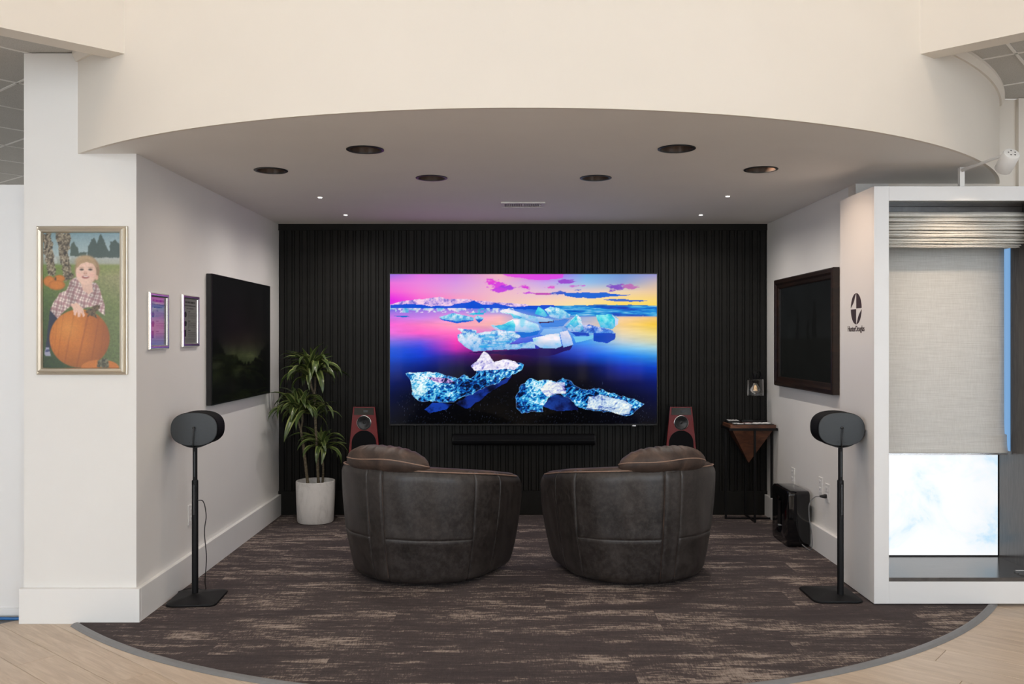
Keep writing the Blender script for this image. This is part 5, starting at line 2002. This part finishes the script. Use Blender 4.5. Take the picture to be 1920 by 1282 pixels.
# ------------------------------------------------------------------ white window-display cabinet on the right
DX, DY0, DY1, DZ0, DZ1 = 1.966, 4.843, 5.345, 0.0155, 2.285
DXE = 3.06                         # right end of the cabinet
dc = thing('display_cabinet', 'tall white window-display cabinet standing at the right edge of the carpet', 'display', (DX + 0.5, DY0 + 0.25, 0))
IX0, IX1, IZ0, IZ1 = DX + 0.081, 2.905, 0.136, DZ1 - 0.078
obj('side_panel', boxb(DX, DX + 0.03, DY0 + 0.0222, DY1, DZ0, DZ1), M['white_lam'], dc)
obj('front_stile', boxb(DX, IX0, DY0, DY0 + 0.022, DZ0, DZ1, 0.001, 1), M['white_lam'], dc)
obj('front_stile', boxb(IX1 + 0.03, DXE, DY0, DY0 + 0.022, DZ0, DZ1, 0.001, 1), M['white_lam'], dc)
obj('top_rail', boxb(IX0, IX1 + 0.03, DY0, DY0 + 0.022, IZ1, DZ1, 0.001, 1), M['white_lam'], dc)
obj('bottom_rail', boxb(IX0, IX1 + 0.03, DY0, DY0 + 0.022, DZ0, IZ0, 0.001, 1), M['white_lam'], dc)
obj('top_panel', boxb(DX + 0.03, DXE, DY0 + 0.022, DY1, DZ1 - 0.02, DZ1), M['white_lam'], dc)
obj('back_panel', boxb(DX + 0.03, DXE, DY1 - 0.012, DY1, DZ0, DZ1 - 0.02), M['white_lam'], dc)
obj('inner_side', boxb(IX1, IX1 + 0.02, DY0 + 0.022, DY1 - 0.012, IZ0, IZ1), M['grey_wood'], dc)
obj('inner_side', boxb(IX0 - 0.02, IX0 - 0.002, DY0 + 0.022, DY1 - 0.012, IZ0, IZ1), M['grey_wood'], dc)
obj('inner_top', boxb(IX0, IX1, DY0 + 0.022, DY1 - 0.012, IZ1, IZ1 + 0.015), M['grey_wood'], dc)
obj('sill_board', boxb(IX0, IX1, DY0 + 0.001, DY1 - 0.012, IZ0 + 0.001, IZ0 + 0.021, 0.0012, 1), M['grey_wood'], dc)
lp = obj('light_panel', boxb(IX0 + 0.002, IX1 - 0.004, DY1 - 0.020, DY1 - 0.0125, IZ0 + 0.026, IZ1 - 0.01), M['sky_panel'], dc)
_b = boxb(IX0 + 0.001, IX1 - 0.001, DY1 - 0.024, DY1 - 0.0205, IZ0 + 0.0212, IZ0 + 0.0275)
box(_b, IX1 - 0.0045, IX1 - 0.0005, DY1 - 0.024, DY1 - 0.0205, IZ0 + 0.0275, IZ1 - 0.01)
obj('panel_edge', _b, M['black_metal'], dc)
for x in (DX + 0.03, DXE - 0.05):
    for y in (DY0 + 0.03, DY1 - 0.05):
        _b = B()
        lathe(_b, [(0.010, 0.0093), (0.010, 0.0148), (0.006, 0.0165)], (x, y, 0), 12)
        obj('levelling_foot', _b, M['white_plastic'], dc, True)
obj('added_glow_strip', boxb(IX1 - 0.003, IX1 - 0.0002, 5.196, 5.262, 0.80, 1.985), M['blue_glow'], dc)  # added glow for the blue light on the inner side, no lamp there
# emblem and lettering on the side panel: printed vinyl, thin solid shapes
ey, ez, ea, eb = 5.094, 1.628, 0.079, 0.089


def emblem(pts):
    bm = B()
    prism(bm, pts, 0.0012, lambda u, v, w: (DX - 0.0002 - w, ey - u, ez + v))
    return bm


def earc(a0, a1, n=18):
    return [(ea * math.cos(math.radians(a0 + (a1 - a0) * k / n)), eb * math.sin(math.radians(a0 + (a1 - a0) * k / n))) for k in range(n + 1)]


g_ = 0.0018
q1 = [(g_, g_)] + [(max(x, g_), max(y, g_)) for x, y in earc(1.5, 88.5)]
obj('emblem', emblem(q1), M['logo'], dc)
obj('emblem', emblem([(-x, -y) for x, y in q1]), M['logo'], dc)
cres = earc(93, 176, 20) + [(-ea * 0.80, eb * 0.20), (-ea * 0.56, eb * 0.36), (-ea * 0.36, eb * 0.56), (-ea * 0.22, eb * 0.78)]
obj('emblem', emblem(cres), M['logo'], dc)
obj('emblem', emblem([(-x, -y) for x, y in cres]), M['logo'], dc)
cu = bpy.data.curves.new('lettering', 'FONT')
cu.body = 'HunterDouglas'
cu.size = 0.046
cu.align_x = 'CENTER'
cu.extrude = 0.0006
cu.offset = 0.0004
to = bpy.data.objects.new('lettering_source', cu)
COL.objects.link(to)
bpy.context.view_layer.update()
tm = bpy.data.meshes.new_from_object(to.evaluated_get(bpy.context.evaluated_depsgraph_get()))
tm.name = 'lettering'
bpy.data.objects.remove(to)
wtxt = max(v.co.x for v in tm.vertices) - min(v.co.x for v in tm.vertices)
_sx = 0.245 / wtxt
tm.transform(Matrix.Translation((DX - 0.0008, ey + 0.004, 1.499)) @ Matrix(((0, 0, -1, 0), (-1, 0, 0, 0), (0, 1, 0, 0), (0, 0, 0, 1))) @ Matrix.Diagonal((_sx, 1.0, 1.0, 1.0)))
tm.transform(Matrix.Translation(-wpos(dc)))
tm.materials.clear()
link_mesh('lettering', tm, M['logo'], dc)

# woven shade hanging in the cabinet
rs_ = thing('roman_shade', 'pale woven roman shade with a folded valance hanging in the white display cabinet', 'shade', ((IX0 + IX1) / 2, 5.1, IZ1))
sx0_, sx1_ = IX0 + 0.003, 2.884
ysh = 5.225
zb_ = EYE - (850 - 637) * 5.215 / FOC
# drop with a fold line near the hem
_b = B()
prof = [(ysh, IZ1 - 0.012), (ysh, 0.96), (ysh - 0.004, 0.900), (ysh - 0.012, 0.893), (ysh - 0.010, 0.885), (ysh - 0.012, zb_ + 0.05), (ysh - 0.016, zb_ + 0.032), (ysh - 0.022, zb_ + 0.012), (ysh - 0.020, zb_)]
front = prof
back = [(y + 0.003, z) for y, z in prof[::-1]]
lo = []
nx = 24
for i in range(nx + 1):
    x = sx0_ + (sx1_ - sx0_) * i / nx
    fl = 0.010 * max(0, (i / nx - 0.93) / 0.07)
    lo.append([Vector((x + (fl if z < 0.90 else 0), y + 0.0016 * math.sin(i * 0.9 + z * 3), z)) for y, z in front + back])
rings(_b, lo)
obj('shade_drop', _b, M['shade'], rs_, 'all')
obj('hem_bar', boxb(sx0_ + 0.002, sx1_ + 0.006, ysh - 0.0255, ysh - 0.013, zb_ - 0.006, zb_ + 0.004, 0.001, 1), M['chrome'], rs_)
# folded valance: each fold is a lip of cloth of its own
yv = 5.045
zv1 = IZ1 - 0.030
zv0 = EYE - (464 - 637) * 5.04 / FOC
edges = [0.0, 0.145, 0.175, 0.29, 0.345, 0.43, 0.52, 0.60, 0.685, 0.725, 0.80, 0.835, 0.90, 0.955, 1.0]
for k in range(len(edges) - 1):
    za_, zbm = zv1 + (zv0 - zv1) * edges[k], zv1 + (zv0 - zv1) * edges[k + 1]
    d = (k % 3) * 0.006 + 0.004
    h = za_ - zbm
    pr = [(yv + 0.020, za_), (yv + 0.004 - d, za_ - 0.10 * h), (yv - 0.010 - d, za_ - 0.55 * h), (yv - 0.014 - d, zbm + 0.10 * h), (yv - 0.008 - d, zbm), (yv + 0.022, zbm + 0.0005)]
    xe = IX1 - 0.004 - (0.0 if edges[k + 1] < 0.86 else 0.016 + 0.012 * (k - len(edges) + 4))
    _b = B()
    lo = []
    for i in range(9):
        x = sx0_ + (xe - sx0_) * i / 8
        wv = 0.0012 * math.sin(i * 1.3 + k)
        lo.append([Vector((x, y, z + wv)) for y, z in pr])
    rings(_b, lo)
    obj('valance_fold', _b, M['valance'], rs_, 'all')
obj('head_rail', boxb(sx0_, IX1 - 0.006, yv + 0.024, ysh + 0.004, IZ1 - 0.045, IZ1 - 0.001), M['grey_wood'], rs_)
# acrylic tag on the sill
tg = thing('acrylic_tag', 'clear acrylic price tag block lying on the display cabinet sill', 'tag', (2.83, 4.93, IZ0 + 0.021))
obj('block', boxb(2.79, 2.89, 4.885, 4.965, IZ0 + 0.0214, IZ0 + 0.031, 0.002, 1), M['glass'], tg)
obj('paper_insert', boxb(2.80, 2.845, 4.95, 4.962, IZ0 + 0.0312, IZ0 + 0.0320), M['card'], tg)

# spotlight arm on top of the cabinet
al = thing('arm_spotlight', 'white spotlight on a long arm fixed to the top of the display cabinet', 'lamp', (2.46, 4.885, DZ1))
obj('post', boxb(2.448, 2.474, 4.872, 4.898, DZ1 + 0.0003, 2.394, 0.001, 1), M['white_plastic'], al)
_b = tube(B(), [(2.461, 4.876, 2.378), (2.459, 4.70, 2.376), (2.456, 4.455, 2.372)], [0.010, 0.008, 0.0065], 10)
obj('arm', _b, M['white_plastic'], al, True)
hc = Vector((2.458, 4.425, 2.335))
aim = (Vector((2.46, 5.03, 1.86)) - hc).normalized()
_b = B()
lathe(_b, [(0.026, -0.055), (0.037, -0.052), (0.0405, -0.046), (0.0405, 0.050), (0.036, 0.055), (0.034, 0.046)], hc, 28, aim, True, True)
hd = obj('lamp_head', _b, M['white_plastic'], al, True)
_b = B()
lathe(_b, [(0.032, 0.0), (0.032, 0.003)], hc + aim * 0.0475, 24, aim)
obj('lens', _b, M['lamp_lens'], hd)
qd = Vector((0, 0, 1)).rotation_difference(-aim)
for k in range(5):
    a = 2 * PI * k / 5 + 0.3
    _b = B()
    lathe(_b, [(0.0036, 0.0), (0.0036, 0.0012)], hc - aim * 0.0552 + qd @ Vector((0.017 * math.cos(a), 0.017 * math.sin(a), 0)), 8, -aim)
    obj('vent_hole', _b, M['grey_print'], hd)
_b = tube(B(), [(2.456, 4.455, 2.372), (2.457, 4.437, 2.376)], 0.012, 10)
obj('swivel_joint', _b, M['white_plastic'], al, True)
sd = bpy.data.lights.new('arm_spotlight_beam', 'SPOT')
sd.energy = 13.0
sd.color = (1.0, 0.80, 0.60)
sd.spot_size = math.radians(58)
sd.spot_blend = 1.0
sd.shadow_soft_size = 0.03
so = bpy.data.objects.new('arm_spotlight_beam', sd)
so.location = hc + aim * 0.06
so.rotation_euler = aim.to_track_quat('-Z', 'Y').to_euler()
COL.objects.link(so)

# ------------------------------------------------------------------ white display wall unit left of the pillar
lc = thing('display_cabinet', 'white display cabinet standing behind the pillar at the left edge', 'display', (-3.0, 4.72, 0))
obj('carcass', boxb(-4.1, -2.515, 4.66, 5.16, 0.0005, 2.262, 0.002, 1), M['white_lam'], lc)
obj('plinth', boxb(-4.09, -2.525, 4.648, 4.66, 0.014, 0.05), M['white_lam'], lc)
_b = tube(B(), smoothpath([(-4.0, 4.61, 0.0085), (-3.3, 4.60, 0.0085), (-2.75, 4.612, 0.0085), (-2.56, 4.606, 0.0085), (-2.535, 4.64, 0.0085)], 10), 0.0075, 8)
tag(obj('network_cable', _b, M['blue_cable'], None, True), 'bright blue cable along the foot of the left cabinet', 'cable')
